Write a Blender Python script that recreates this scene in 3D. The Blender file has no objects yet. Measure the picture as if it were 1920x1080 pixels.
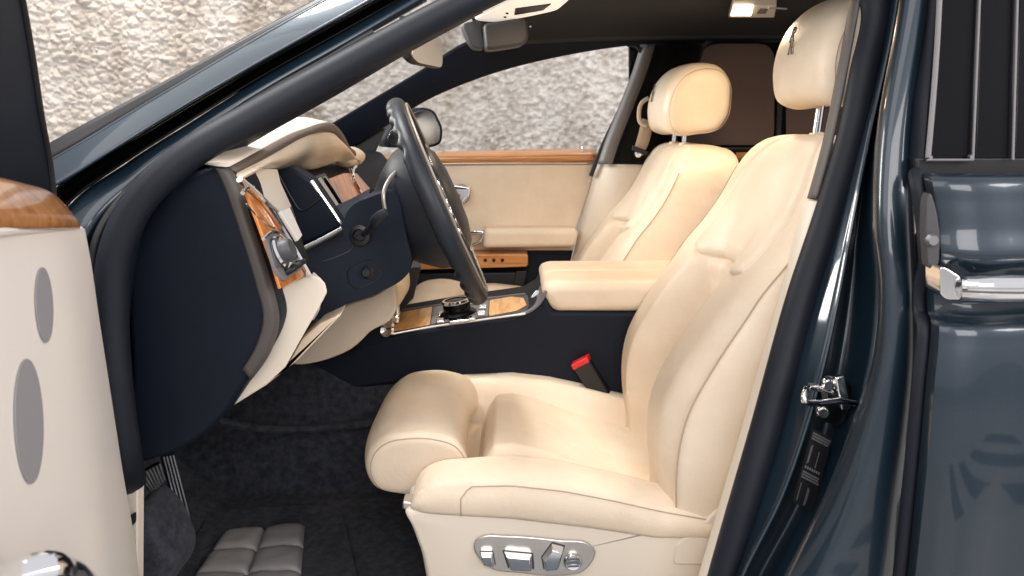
import bpy, bmesh, math, random
import numpy as np
from mathutils import Vector, Matrix, noise
random.seed(7)
R = math.radians
scene = bpy.context.scene
col = scene.collection

# ------------------------------------------------------------------ camera
PITCH = R(8.0); FOC = 1400.0; HOR = 230.0
CAM = np.array((0.0, -1.73, 1.12))
PYC = HOR + FOC * math.tan(PITCH)
cd = bpy.data.cameras.new('camera'); cam = bpy.data.objects.new('camera', cd); col.objects.link(cam)
cam.location = CAM; cam.rotation_euler = (R(90) - PITCH, 0, 0)
cd.sensor_width = 36; cd.lens = 36 * FOC / 1920; cd.shift_y = (PYC - 540) / 1920
cd.clip_start = 0.02; cd.clip_end = 200
cd.dof.use_dof = True; cd.dof.focus_distance = 1.30; cd.dof.aperture_fstop = 9.0
scene.camera = cam

# ------------------------------------------------------------------ light
w = bpy.data.worlds.new('World'); scene.world = w; w.use_nodes = True
bg = w.node_tree.nodes['Background']; bg.inputs[0].default_value = (0.97, 0.96, 1.0, 1); bg.inputs[1].default_value = 0.72
def area(name, loc, target, size, power, color, sy=None, spread=180):
    ld = bpy.data.lights.new(name, 'AREA'); ld.energy = power; ld.color = color
    ld.spread = R(spread); ld.shape = 'RECTANGLE'; ld.size = size; ld.size_y = sy or size
    o = bpy.data.objects.new(name, ld); col.objects.link(o); o.location = loc
    o.rotation_euler = (Vector(target) - Vector(loc)).to_track_quat('-Z', 'Y').to_euler()
    return o
area('offscreen_lamp', (0.5, -5.0, 2.9), (0.1, -.4, 0.9), 3.0, 112, (1.0, 0.95, 0.92), 2.0)
area('offscreen_lamp', (-1.6, -2.6, 3.1), (0.2, -.4, 0.9), 2.4, 34, (1.0, 0.95, 0.91))
area('offscreen_lamp', (3.4, -2.5, 2.5), (-.5, -1.0, 0.8), 1.4, 70, (1.0, 0.95, 0.93))  # added out of view to brighten the open door's inner panel
area('wall_lamp', (-1.9, 1.35, 3.3), (-1.9, 2.1, 1.2), 0.35, 25, (1.0, 0.88, 0.72), 2.4, 120)
area('wall_lamp', (0.6, 1.4, 3.3), (0.5, 2.1, 1.2), 0.35, 8, (1.0, 0.97, 0.97), 1.6, 120)
area('bonnet_lamp', (-2.5, 0.75, 1.85), (0.3, 0.1, 1.0), 0.9, 15, (1.0, 0.96, 0.91), None, 70)
area('bonnet_lamp', (-1.0, -0.42, 2.9), (-.46, -.50, 1.08), 0.8, 4.5, (1.0, 0.97, 0.93), None, 30)  # extra spot, added to whiten the top of the dash cowl
scene.view_settings.view_transform = 'Standard'; scene.view_settings.look = 'None'
scene.view_settings.gamma = 1; scene.view_settings.exposure = 0.20; scene.view_settings.use_curve_mapping = False
scene.render.engine = 'CYCLES'; scene.cycles.use_denoising = True
scene.cycles.max_bounces = 8; scene.cycles.caustics_reflective = False; scene.cycles.caustics_refractive = False
scene.cycles.sample_clamp_indirect = 6

# ------------------------------------------------------------------ materials
def mat(name, color, rough=0.5, metal=0.0, coat=0.0, coat_rough=0.03, spec=0.5, sheen=0.0):
    m = bpy.data.materials.new(name); m.use_nodes = True
    b = m.node_tree.nodes['Principled BSDF']
    b.inputs['Base Color'].default_value = (*color, 1); b.inputs['Roughness'].default_value = rough
    b.inputs['Metallic'].default_value = metal; b.inputs['Coat Weight'].default_value = coat
    b.inputs['Coat Roughness'].default_value = coat_rough; b.inputs['Specular IOR Level'].default_value = spec
    b.inputs['Sheen Weight'].default_value = sheen
    return m
def nd(m, t, **kw):
    n = m.node_tree.nodes.new(t)
    for k, v in kw.items():
        if k in n.inputs: n.inputs[k].default_value = v
        else: setattr(n, k, v)
    return n
def lk(m, a, ao, b, bi): m.node_tree.links.new(a.outputs[ao], b.inputs[bi])
def bump(m, scale, strength, dist=0.001, tex='NOISE', detail=3, stretch=None):
    b = m.node_tree.nodes['Principled BSDF']; tc = nd(m, 'ShaderNodeTexCoord')
    mp = nd(m, 'ShaderNodeMapping'); lk(m, tc, 'Object', mp, 'Vector')
    if stretch: mp.inputs['Scale'].default_value = stretch
    if tex == 'NOISE': t = nd(m, 'ShaderNodeTexNoise', Scale=scale, Detail=detail); out = 'Fac'
    else: t = nd(m, 'ShaderNodeTexVoronoi', Scale=scale); out = 'Distance'
    lk(m, mp, 'Vector', t, 'Vector')
    bp = nd(m, 'ShaderNodeBump', Strength=strength, Distance=dist); lk(m, t, out, bp, 'Height'); lk(m, bp, 'Normal', b, 'Normal')
    return t
def vary(m, c1, c2, scale, detail=4, stretch=None, lo=0.35, hi=0.65, rough=None):
    b = m.node_tree.nodes['Principled BSDF']; tc = nd(m, 'ShaderNodeTexCoord'); mp = nd(m, 'ShaderNodeMapping')
    lk(m, tc, 'Object', mp, 'Vector')
    if stretch: mp.inputs['Scale'].default_value = stretch
    t = nd(m, 'ShaderNodeTexNoise', Scale=scale, Detail=detail); lk(m, mp, 'Vector', t, 'Vector')
    cr_ = nd(m, 'ShaderNodeValToRGB'); cr_.color_ramp.elements[0].position = lo; cr_.color_ramp.elements[1].position = hi
    cr_.color_ramp.elements[0].color = (*c1, 1); cr_.color_ramp.elements[1].color = (*c2, 1)
    lk(m, t, 'Fac', cr_, 'Fac'); lk(m, cr_, 'Color', b, 'Base Color')
    if rough:
        mr = nd(m, 'ShaderNodeMapRange'); mr.inputs[3].default_value = rough[0]; mr.inputs[4].default_value = rough[1]
        lk(m, t, 'Fac', mr, 'Value'); lk(m, mr, 'Result', b, 'Roughness')
    return cr_
LEATHER = mat('cream_leather', (0.775, 0.645, 0.505), 0.42, spec=0.4)
vary(LEATHER, (0.745, 0.615, 0.475), (0.79, 0.67, 0.53), 14, rough=(0.36, 0.52)); 
_b = LEATHER.node_tree.nodes['Principled BSDF']; _t = nd(LEATHER, 'ShaderNodeTexCoord')
_n1 = nd(LEATHER, 'ShaderNodeTexVoronoi', Scale=520.0); _n2 = nd(LEATHER, 'ShaderNodeTexNoise', Scale=22.0, Detail=5.0, Distortion=0.8)
lk(LEATHER, _t, 'Object', _n1, 'Vector'); lk(LEATHER, _t, 'Object', _n2, 'Vector')
_b1 = nd(LEATHER, 'ShaderNodeBump', Strength=0.30, Distance=0.0008); _b2 = nd(LEATHER, 'ShaderNodeBump', Strength=0.28, Distance=0.006)
lk(LEATHER, _n1, 'Distance', _b1, 'Height'); lk(LEATHER, _n2, 'Fac', _b2, 'Height'); lk(LEATHER, _b2, 'Normal', _b1, 'Normal'); lk(LEATHER, _b1, 'Normal', _b, 'Normal')
TRIM = mat('cream_trim', (0.78, 0.69, 0.58), 0.5, spec=0.4); bump(TRIM, 500, 0.08, 0.0005)
THREAD = mat('seam_thread', (0.46, 0.36, 0.26), 0.8)
STITCH = mat('light_thread', (0.62, 0.50, 0.37), 0.8)
NAVY = mat('navy_soft_trim', (0.0050, 0.0085, 0.0175), 0.6, spec=0.22); bump(NAVY, 700, 0.12, 0.0006, 'VORONOI')
NAVYL = mat('navy_leather', (0.010, 0.013, 0.020), 0.46, spec=0.4); bump(NAVYL, 500, 0.10, 0.0006, 'VORONOI')
RUBBER = mat('door_seal_rubber', (0.008, 0.0105, 0.018), 0.55, spec=0.30); bump(RUBBER, 300, 0.10, 0.0008)
BLACK = mat('black_plastic', (0.008, 0.008, 0.010), 0.45)
GLOSSB = mat('gloss_black', (0.003, 0.003, 0.004), 0.20, spec=0.15)
CARPET = mat('dark_carpet', (0.012, 0.013, 0.018), 0.95, spec=0.12, sheen=0.06)
vary(CARPET, (0.026, 0.028, 0.036), (0.060, 0.064, 0.080), 70, detail=6, lo=0.35, hi=0.75); bump(CARPET, 420, 0.7, 0.0022, detail=5)
HEAD = mat('dark_headliner', (0.007, 0.0065, 0.0062), 0.9, spec=0.1, sheen=0.1); bump(HEAD, 400, 0.4, 0.001)
PAINT = mat('dark_blue_paint', (0.016, 0.026, 0.038), 0.38, metal=0.35, coat=0.8, coat_rough=0.06)
_fl = nd(PAINT, 'ShaderNodeTexNoise', Scale=1800.0, Detail=1.0); _tc = nd(PAINT, 'ShaderNodeTexCoord'); lk(PAINT, _tc, 'Object', _fl, 'Vector')
_rp = nd(PAINT, 'ShaderNodeValToRGB'); _rp.color_ramp.elements[0].color = (0.006, 0.015, 0.026, 1); _rp.color_ramp.elements[1].color = (0.012, 0.029, 0.048, 1)
_rp.color_ramp.elements[0].position = 0.35; _rp.color_ramp.elements[1].position = 0.7
lk(PAINT, _fl, 'Fac', _rp, 'Fac'); lk(PAINT, _rp, 'Color', PAINT.node_tree.nodes['Principled BSDF'], 'Base Color')
CHROME = mat('chrome', (0.82, 0.82, 0.83), 0.09, metal=1.0)
SATIN = mat('satin_metal', (0.62, 0.58, 0.54), 0.33, metal=0.85)
STEEL = mat('brushed_steel', (0.45, 0.45, 0.46), 0.28, metal=1.0); bump(STEEL, 90, 0.2, 0.0005, stretch=(1, 12, 1))
GREYP = mat('grey_plastic', (0.16, 0.155, 0.16), 0.45)
GREYD = mat('dark_grey_trim', (0.055, 0.055, 0.062), 0.5)
GREYL = mat('grey_leather', (0.27, 0.262, 0.26), 0.33, spec=0.6); bump(GREYL, 60, 0.35, 0.003, detail=5)
PILLAR = mat('grey_pillar_trim', (0.10, 0.092, 0.088), 0.6)
WHITE = mat('pale_plastic', (0.75, 0.72, 0.68), 0.4)
RED = mat('red_button', (0.62, 0.02, 0.02), 0.35)
FABRIC = mat('brown_blind_fabric', (0.20, 0.135, 0.112), 0.85); bump(FABRIC, 500, 0.4, 0.001)
PALE = mat('pale_cream_leather', (0.89, 0.84, 0.78), 0.48, spec=0.4); bump(PALE, 500, 0.08, 0.0005)
GRILLE = mat('grey_speaker_mesh', (0.31, 0.305, 0.325), 0.7); bump(GRILLE, 900, 0.5, 0.001, 'VORONOI')
FLOORM = mat('showroom_floor', (0.45, 0.44, 0.42), 0.35); vary(FLOORM, (0.42, 0.41, 0.40), (0.50, 0.49, 0.47), 3, detail=6)
FBAR = mat('dark_floor_bar', (0.02, 0.02, 0.022), 0.5)
WEB = mat('beige_webbing', (0.50, 0.37, 0.25), 0.75); bump(WEB, 600, 0.4, 0.001, stretch=(1, 1, 6))
def wood(name, c1, c2, c3, stretch, scale):
    m = mat(name, c1, 0.34, coat=0.8, coat_rough=0.10)
    b = m.node_tree.nodes['Principled BSDF']; tc = nd(m, 'ShaderNodeTexCoord'); mp = nd(m, 'ShaderNodeMapping'); lk(m, tc, 'Object', mp, 'Vector')
    mp.inputs['Scale'].default_value = stretch
    t = nd(m, 'ShaderNodeTexNoise', Scale=scale, Detail=7.0, Distortion=0.6); lk(m, mp, 'Vector', t, 'Vector')
    cr_ = nd(m, 'ShaderNodeValToRGB'); e = cr_.color_ramp.elements; e[0].position = 0.30; e[1].position = 0.72
    e[0].color = (*c1, 1); e[1].color = (*c3, 1); k = e.new(0.5); k.color = (*c2, 1)
    lk(m, t, 'Fac', cr_, 'Fac'); lk(m, cr_, 'Color', b, 'Base Color'); return m
WOODD = wood('door_wood', (0.40, 0.145, 0.038), (0.56, 0.235, 0.068), (0.66, 0.32, 0.11), (2, 26, 30), 3.0)
WOODF = wood('fascia_wood', (0.30, 0.075, 0.010), (0.56, 0.18, 0.028), (0.70, 0.30, 0.06), (14, 10, 3), 3.2)
WOODC = wood('console_wood', (0.56, 0.24, 0.07), (0.74, 0.40, 0.14), (0.82, 0.50, 0.21), (30, 4, 4), 3.0)
def glass(name, tint, refl=1.0):
    m = bpy.data.materials.new(name); m.use_nodes = True; nt = m.node_tree; nt.nodes.remove(nt.nodes['Principled BSDF'])
    out = nt.nodes['Material Output']; tr = nd(m, 'ShaderNodeBsdfTransparent'); tr.inputs[0].default_value = (*tint, 1)
    gl = nd(m, 'ShaderNodeBsdfGlossy', Roughness=0.01); lw = nd(m, 'ShaderNodeLayerWeight', Blend=0.5); pw = nd(m, 'ShaderNodeMath', operation='POWER'); pw.inputs[1].default_value = 6.0; lk(m, lw, 'Facing', pw, 0); fr = nd(m, 'ShaderNodeMath', operation='MULTIPLY_ADD'); fr.inputs[1].default_value = 0.35 * refl; fr.inputs[2].default_value = 0.03; lk(m, pw, 'Value', fr, 0); mx = nd(m, 'ShaderNodeMixShader')
    lk(m, fr, 'Value', mx, 'Fac'); lk(m, tr, 'BSDF', mx, 1); lk(m, gl, 'BSDF', mx, 2); lk(m, mx, 'Shader', out, 'Surface'); return m
GLASS = glass('clear_glass', (0.93, 0.95, 0.95)); TINT = glass('tinted_glass', (0.10, 0.08, 0.075))
def emit(name, c, s):
    m = mat(name, c, 0.4); b = m.node_tree.nodes['Principled BSDF']
    b.inputs['Emission Color'].default_value = (*c, 1); b.inputs['Emission Strength'].default_value = s; return m
LAMP = emit('lit_lamp_lens', (1.0, 0.80, 0.52), 5.0)
PANEL_GLOW = emit('glowing_console_panel', (1.0, 0.93, 0.80), 0.55)  # cream console cover made to glow, though it is no lamp

# ------------------------------------------------------------------ geometry helpers
V = lambda p: np.array(p, float)
def ray(px, py):
    u = (px - 960) / FOC; v = (PYC - py) / FOC
    return np.array((u, math.cos(PITCH) + v * math.sin(PITCH), -math.sin(PITCH) + v * math.cos(PITCH)))
def at(px, py, Y):                       # measured photo position -> point at lateral distance Y
    d = ray(px, py); return CAM + d * ((Y - CAM[1]) / d[1])
def onp(px, py, p0, n):                  # measured photo position -> point on a plane of the car
    d = ray(px, py); n = V(n); return CAM + d * (np.dot(V(p0) - CAM, n) / np.dot(d, n))
def cr(P, n, closed=False):
    P = np.array(P, float)
    if closed: Q = np.vstack([P[-2:], P, P[:3]])
    else: Q = P
    t = np.concatenate([[0], np.cumsum(np.maximum(1e-6, np.linalg.norm(np.diff(Q, axis=0), axis=1)))])
    m = np.zeros_like(Q)
    if len(Q) > 2:
        dl = (Q[1:] - Q[:-1]) / (t[1:] - t[:-1])[:, None]; h = (t[1:] - t[:-1])
        m[1:-1] = (dl[:-1] * h[1:, None] + dl[1:] * h[:-1, None]) / (h[:-1] + h[1:])[:, None]
        m[0] = 1.5 * dl[0] - 0.5 * m[1]; m[-1] = 1.5 * dl[-1] - 0.5 * m[-2]
    else: m[:] = (Q[1] - Q[0]) / (t[1] - t[0])
    if closed: s = np.linspace(t[2], t[2 + len(P)], n, endpoint=False)
    else: s = np.linspace(0, t[-1], n)
    i = np.clip(np.searchsorted(t, s, side='right') - 1, 0, len(t) - 2)
    h = (t[i + 1] - t[i])[:, None]; x = ((s - t[i]) / (t[i + 1] - t[i]))[:, None]
    return ((2*x**3 - 3*x**2 + 1) * Q[i] + (x**3 - 2*x**2 + x) * h * m[i] + (-2*x**3 + 3*x**2) * Q[i+1] + (x**3 - x**2) * h * m[i+1])
def fillet(P, r, k=5):                   # round the corners of a closed polygon
    P = [V(p) for p in P]; out = []
    for i, p in enumerate(P):
        a = P[i-1] - p; b = P[(i+1) % len(P)] - p; la = np.linalg.norm(a); lb = np.linalg.norm(b)
        rr = min(r, la * .45, lb * .45); A = p + a / la * rr; B = p + b / lb * rr
        for j in range(k):
            s = j / (k - 1); out.append((1-s)**2 * A + 2*s*(1-s) * p + s*s * B)
    return np.array(out)
WORLD = {}
def node(name, loc=(0, 0, 0), parent=None, label=None):
    o = bpy.data.objects.new(name, None); col.objects.link(o); o.empty_display_size = 0.05
    WORLD[o.name] = V(loc); o.location = V(loc) - (WORLD[parent.name] if parent else 0)
    if parent: o.parent = parent
    if label: o['label'] = label
    return o
def mk(name, verts, faces, m, parent=None, smooth=True, angle=40, bevel=0, solid=0, subd=0, label=None, bseg=3):
    verts = np.array(verts, float)
    off = WORLD[parent.name] if parent else np.zeros(3)
    me = bpy.data.meshes.new(name); me.from_pydata((verts - off).tolist(), [], [list(f) for f in faces]); me.validate(); me.update()
    bm = bmesh.new(); bm.from_mesh(me); bmesh.ops.recalc_face_normals(bm, faces=bm.faces); bm.to_mesh(me); bm.free()
    if smooth:
        me.polygons.foreach_set('use_smooth', [True] * len(me.polygons))
        if angle: me.set_sharp_from_angle(angle=R(angle))
    me.materials.append(m)
    o = bpy.data.objects.new(name, me); col.objects.link(o)
    if parent: o.parent = parent
    WORLD[o.name] = off
    if solid: s = o.modifiers.new('solid', 'SOLIDIFY'); s.thickness = solid; s.offset = 0
    if bevel: b = o.modifiers.new('bevel', 'BEVEL'); b.width = bevel; b.segments = bseg; b.limit_method = 'ANGLE'; b.angle_limit = R(35); b.harden_normals = False
    if subd: s = o.modifiers.new('sub', 'SUBSURF'); s.levels = subd; s.render_levels = subd
    if label: o['label'] = label
    return o
def gridfaces(a, b, ca=False, cb=False):
    F = []
    for i in range(a if ca else a - 1):
        for j in range(b if cb else b - 1):
            i2 = (i + 1) % a; j2 = (j + 1) % b
            F.append((i*b + j, i2*b + j, i2*b + j2, i*b + j2))
    return F
def patch(name, rows, m, parent, nu=40, nv=24, solid=0, lin=False, closed=False, **kw):
    G = [cr(r, nu) for r in rows]
    if lin: C = np.array(G)
    else:
        G = np.array(G); C = np.array([cr(G[:, j], nv, closed) for j in range(nu)]).transpose(1, 0, 2)
    return mk(name, C.reshape(-1, 3), gridfaces(C.shape[0], nu, closed), m, parent, solid=solid, **kw)
def loft(name, rings, m, parent, cap=True, **kw):
    rings = np.array(rings); a, b = rings.shape[:2]
    F = gridfaces(a, b, False, True)
    if cap: F += [tuple(range(b)), tuple((a-1)*b + k for k in range(b))]
    return mk(name, rings.reshape(-1, 3), F, m, parent, **kw)
def tube(name, path, r, m, parent, n=40, seg=14, closed=False, ry=None, up=None, smoothpath=True, cap=True, **kw):
    P = cr(path, n, closed) if smoothpath else np.array(path, float); n = len(P)
    rr = np.interp(np.linspace(0, 1, n), np.linspace(0, 1, len(r)), r) if hasattr(r, '__len__') else np.full(n, r)
    T = np.roll(P, -1, 0) - np.roll(P, 1, 0) if closed else np.gradient(P, axis=0)
    T /= np.linalg.norm(T, axis=1)[:, None]
    rings = []
    a = V(up) if up is not None else (V((0, 0, 1)) if abs(T[0][2]) < .9 else V((1, 0, 0)))
    for i in range(n):
        if up is not None: a = V(up)
        s = np.cross(T[i], a); s /= np.linalg.norm(s); a = np.cross(s, T[i])
        k = (ry / rr[i]) if ry else 1
        rings.append([P[i] + rr[i] * (math.cos(q) * s + k * math.sin(q) * a) for q in np.linspace(0, 2*math.pi, seg, endpoint=False)])
    rings = np.array(rings); F = gridfaces(n, seg, closed, True)
    if not closed and cap: F += [tuple(range(seg)), tuple((n-1)*seg + k for k in range(seg))]
    return mk(name, rings.reshape(-1, 3), F, m, parent, **kw)
def puff(name, outline, y0, y1, r, m, parent, k=8, ny=16, fn=None, p=2.0, **kw):
    O = np.array(outline, float); T = np.roll(O, -1, 0) - np.roll(O, 1, 0); T /= np.linalg.norm(T, axis=1)[:, None] + 1e-9
    N = np.stack([T[:, 1], -T[:, 0]], 1)
    if 0.5 * np.sum(O[:, 0] * np.roll(O[:, 1], -1) - np.roll(O[:, 0], -1) * O[:, 1]) < 0: N = -N
    c_o = (O.max(0) + O.min(0)) / 2; h_o = (O.max(0) - O.min(0)) / 2
    L = []
    for q in np.linspace(0, math.pi/2, k):
        L.append((y0 + r * (1 - math.sin(q) ** (2/p)), r * (1 - max(0, math.cos(q)) ** (2/p))))
    L = L[::-1]                          # from the end cap (inset r) to the full outline
    prof = L + [(y, 0) for y in np.linspace(y0 + r, y1 - r, ny)[1:-1]] + [(y0 + y1 - y, i) for y, i in L[::-1]]
    rings = []
    for y, ins in prof:
        Q = c_o + (O - c_o) * (1 - ins / h_o); g = np.stack([Q[:, 0], np.full(len(Q), y), Q[:, 1]], 1)
        rings.append(np.array([fn(*q) for q in g]) if fn else g)
    c0 = rings[0].mean(0); c1 = rings[-1].mean(0)
    rings = [c0 + (rings[0] - c0) * s for s in (.02, .35, .7)] + rings + [c1 + (rings[-1] - c1) * s for s in (.7, .35, .02)]
    return loft(name, rings, m, parent, **kw)
def plate(name, poly, vec, m, parent, bevel=0.003, **kw):
    P = np.array(poly, float); n = len(P); Q = P + V(vec)
    F = [tuple(range(n)), tuple(range(2*n - 1, n - 1, -1))] + [(i, (i+1) % n, n + (i+1) % n, n + i) for i in range(n)]
    return mk(name, np.vstack([P, Q]), F, m, parent, bevel=bevel, angle=30, **kw)
def box(name, c, s, m, parent, rot=None, bevel=0.003, **kw):
    M = Matrix.Rotation(0, 3, 'X') if rot is None else rot
    P = [V(c) + V(M @ Vector((x*s[0]/2, y*s[1]/2, z*s[2]/2))) for x in (-1, 1) for y in (-1, 1) for z in (-1, 1)]
    F = [(0,1,3,2), (4,6,7,5), (0,4,5,1), (2,3,7,6), (0,2,6,4), (1,5,7,3)]
    return mk(name, P, F, m, parent, bevel=bevel, angle=30, **kw)
def lathe(name, prof, o, axis, m, parent, seg=36, **kw):
    ax = V(axis) / np.linalg.norm(axis); a = np.cross(ax, (0, 1, 0) if abs(ax[1]) < .9 else (1, 0, 0)); a /= np.linalg.norm(a); b = np.cross(ax, a)
    rings = [[V(o) + ax*h + r*(math.cos(q)*a + math.sin(q)*b) for q in np.linspace(0, 2*math.pi, seg, endpoint=False)] for r, h in prof]
    return loft(name, rings, m, parent, **kw)
ss = lambda a, b, x: (lambda t: t*t*(3-2*t))(np.clip((np.asarray(x, float)-a)/(b-a), 0, 1))
def polydist(px, py, poly):              # distance of arrays of points to a polyline
    d = np.full(np.shape(px), 1e9)
    for (ax, ay), (bx, by) in zip(poly[:-1], poly[1:]):
        vx, vy = bx-ax, by-ay; L = vx*vx + vy*vy + 1e-12
        t = np.clip(((px-ax)*vx + (py-ay)*vy)/L, 0, 1); d = np.minimum(d, np.hypot(px-ax-t*vx, py-ay-t*vy))
    return d
# ------------------------------------------------------------------ setting: floor and wall
fl = mk('floor', [(-14, -14, 0), (14, -14, 0), (14, 6, 0), (-14, 6, 0)], [(0, 1, 2, 3)], FLOORM); fl['kind'] = 'structure'
for k in range(4):                       # dark slanted bars on the floor, out of view beside the car
    x0 = 0.15 + k * 0.62
    mk('floor_bar', [(x0, -2.9, .004), (x0 + .30, -2.9, .004), (x0 + .95, -2.1, .004), (x0 + .65, -2.1, .004)], [(0, 1, 2, 3)], FBAR, fl)
X = np.concatenate([np.linspace(-4.6, -2.75, 30)[:-1], np.linspace(-2.75, -.75, 330)[:-1], np.linspace(-.75, .85, 210)[:-1], np.linspace(.85, 3.4, 40)])
Z = np.concatenate([np.linspace(0, .85, 24)[:-1], np.linspace(.85, 2.15, 230)[:-1], np.linspace(2.15, 3.4, 30)]); nx, nz = len(X), len(Z)
WV = np.zeros((nx, nz, 3))
for i, x in enumerate(X):
    k = float(ss(-1.1, -0.5, x))         # pebble-dash on the left turns into streaky plaster
    for j, z in enumerate(Z):
        p = Vector((x, 0, z)); wx = .35 * noise.noise(p * 11); wz_ = .35 * noise.noise(p * 13 + Vector((9, 0, 0)))
        d = noise.voronoi(Vector((x * 19 + wx, 0, z * 23 + wz_)))[0]; d2 = noise.voronoi(Vector((x * 44 + wx, 4, z * 50 + wz_)))[0]
        lump = .5 + .5 * noise.noise(Vector((x * 5, 3, z * 5)))
        peb = .036 * min(1.0, (d[1] - d[0]) * 1.7) ** .6 * (.35 + .8 * lump) + .011 * min(1.0, (d2[1] - d2[0]) * 2.0)
        st = .040 * noise.fractal(Vector((x * 8, 1, z * 1.3)), .9, 2.1, 4) + .016 * noise.fractal(Vector((x * 50, 5, z * 24)), .6, 2.0, 4)
        h = (1-k) * (peb + .006 * noise.noise(p * 60)) + k * (st + .35 * peb) + .03 * noise.noise(p * 1.6)
        WV[i, j] = (x, 2.10 - h, z)
WALLM = mat('rough_plaster', (0.62, 0.57, 0.51), 0.9, spec=0.2)
vary(WALLM, (0.44, 0.39, 0.34), (0.68, 0.64, 0.60), 6, detail=10, stretch=(1, 1, .4), lo=.30, hi=.58); bump(WALLM, 140, 0.4, 0.006, detail=6)
wall = mk('plaster_wall', WV.reshape(-1, 3), gridfaces(nx, nz), WALLM, angle=0)
wall['kind'] = 'thing'; wall['label'] = 'rough pale plaster wall with pebbly relief behind the car'; wall['category'] = 'wall'

# ------------------------------------------------------------------ the car
car = node('car'); car['label'] = 'dark blue saloon car with cream leather interior, driver door open'; car['category'] = 'car'

# ---- body shell: A-pillar, roof lining, B-pillar, seals
body = node('body_shell', (0, 0, 0.2), car)
def rail(pts): return [at(*p) for p in pts]
ap = [rail([(40, 300, -.728), (90, 271, -.728), (300, 158, -.684), (480, 60, -.644), (600, -5, -.614), (760, -90, -.564)]),
      rail([(44, 330, -.735), (95, 302, -.735), (300, 180, -.69), (480, 74, -.65), (610, 2, -.62), (770, -84, -.57)]),
      rail([(50, 378, -.76), (105, 346, -.76), (300, 225, -.71), (480, 119, -.67), (640, 30, -.64), (800, -60, -.59)])]
patch('windscreen_moulding', ap[:2], BLACK, body, 60, 4, solid=.004)
patch('windscreen_pillar', [ap[1], [a * .5 + b * .5 + V((0, -.001, 0)) for a, b in zip(ap[1], ap[2])], ap[2]], PAINT, body, 60, 14, solid=.004)
for a_ in (ap[1], ap[2]): tube('pillar_crease', [p + V((0, -.001, 0)) for p in a_], .0024, PAINT, body, 60, 10)
patch('pillar_channel', [rail([(60, 400, -.755), (108, 352, -.755), (300, 230, -.705), (480, 124, -.665), (640, 36, -.635), (800, -54, -.585)]),
      rail([(60, 430, -.715), (118, 368, -.715), (300, 250, -.67), (480, 142, -.63), (640, 54, -.60), (800, -36, -.55)]),
      rail([(80, 450, -.73), (125, 385, -.73), (240, 300, -.70), (360, 224, -.67), (480, 150, -.64), (640, 60, -.61), (800, -30, -.56)])], GLOSSB, body, 60, 12, solid=.003)
patch('pillar_flange', [rail([(100, 470, -.745), (128, 392, -.745), (240, 306, -.71), (360, 230, -.68), (480, 154, -.65), (640, 64, -.62), (800, -26, -.57)]),
      rail([(130, 540, -.77), (152, 440, -.77), (250, 335, -.735), (360, 250, -.70), (480, 172, -.665), (640, 82, -.635), (800, -8, -.585)]),
      rail([(150, 640, -.75), (165, 470, -.75), (255, 345, -.72), (360, 262, -.69), (480, 182, -.66), (640, 92, -.63), (800, 2, -.58)])], PAINT, body, 70, 12, solid=.003)
tube('flange_edge', rail([(196, 800, -.775), (172, 640, -.775), (170, 520, -.775), (185, 440, -.77), (250, 348, -.74), (340, 275, -.71), (480, 186, -.665), (700, 60, -.62)]), .006, BLACK, body, 60, 10)
seal = [(244, 905, -.70), (236, 866, -.765), (218, 740, -.78), (209, 580, -.775), (216, 480, -.77), (258, 382, -.76), (338, 302, -.74), (470, 222, -.70), (600, 150, -.67), (740, 74, -.64), (880, 2, -.62),
        (1040, -70, -.60), (1250, -130, -.59), (1480, -130, -.59), (1610, -70, -.595), (1641, 0, -.60), (1622, 140, -.63), (1590, 290, -.66), (1552, 415, -.69), (1510, 540, -.71), (1438, 800, -.75), (1358, 1080, -.78), (1300, 1300, -.80)]
tube('door_seal', rail(seal), .0215, RUBBER, body, 220, 18)
# trim between seal and dashboard end, below it the cream kick strip with a clip
kick = plate('kick_strip', [at(229, 858, -.735), at(243, 852, -.735), at(243, 872, -.735), at(258, 890, -.735), at(257, 1130, -.735), at(262, 1280, -.735), at(240, 1280, -.735), at(232, 1000, -.735)], (0, .02, 0), TRIM, body, .002)
plate('clip', fillet([at(241, 968, -.738), at(256, 958, -.738), at(256, 978, -.738), at(242, 992, -.738)], .004), (0, -.004, 0), BLACK, body, .0005)
patch('pillar_inner_trim', [rail([(245, 870, -.74), (245, 500, -.74), (270, 410, -.73), (345, 322, -.71), (480, 246, -.67), (620, 172, -.64), (760, 94, -.61), (900, 20, -.59)]),
      rail([(255, 870, -.66), (262, 560, -.66), (285, 440, -.66), (360, 340, -.65), (490, 256, -.62), (625, 180, -.60), (765, 98, -.58), (905, 22, -.56)])], NAVY, body, 60, 6, solid=.003)

# B-pillar
ys = (-60, 0, 290, 420, 540, 680, 800, 930, 1080, 1240)
def brail(xs, Ys): return [at(x, y, Y) for x, y, Y in zip(xs, ys, Ys)]
Yb = lambda o: [(-.60, -.605, -.665, -.69, -.71, -.735, -.75, -.765, -.78, -.80)[i] + o for i in range(10)]
r0 = brail((1676, 1668, 1604, 1560, 1524, 1490, 1460, 1420, 1376, 1330), Yb(-.005))
r1 = brail((1690, 1682, 1622, 1597, 1575, 1545, 1512, 1466, 1392, 1330), Yb(-.045))
patch('jamb_inner_face', [r0, r1], PAINT, body, 60, 6, solid=.002)
tube('jamb_edge', r1, .003, PAINT, body, 60, 8)
r2 = brail((1694, 1686, 1628, 1607, 1592, 1572, 1545, 1500, 1420, 1345), Yb(-.020))
r3 = brail((1700, 1692, 1644, 1640, 1650, 1636, 1600, 1550, 1475, 1400), Yb(-.070))
patch('jamb_recess', [r1, r2, r3], PAINT, body, 60, 16, solid=.002)
YB2 = [-.79, -.80, -.85, -.87, -.885, -.895, -.90, -.905, -.91, -.91]
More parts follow.
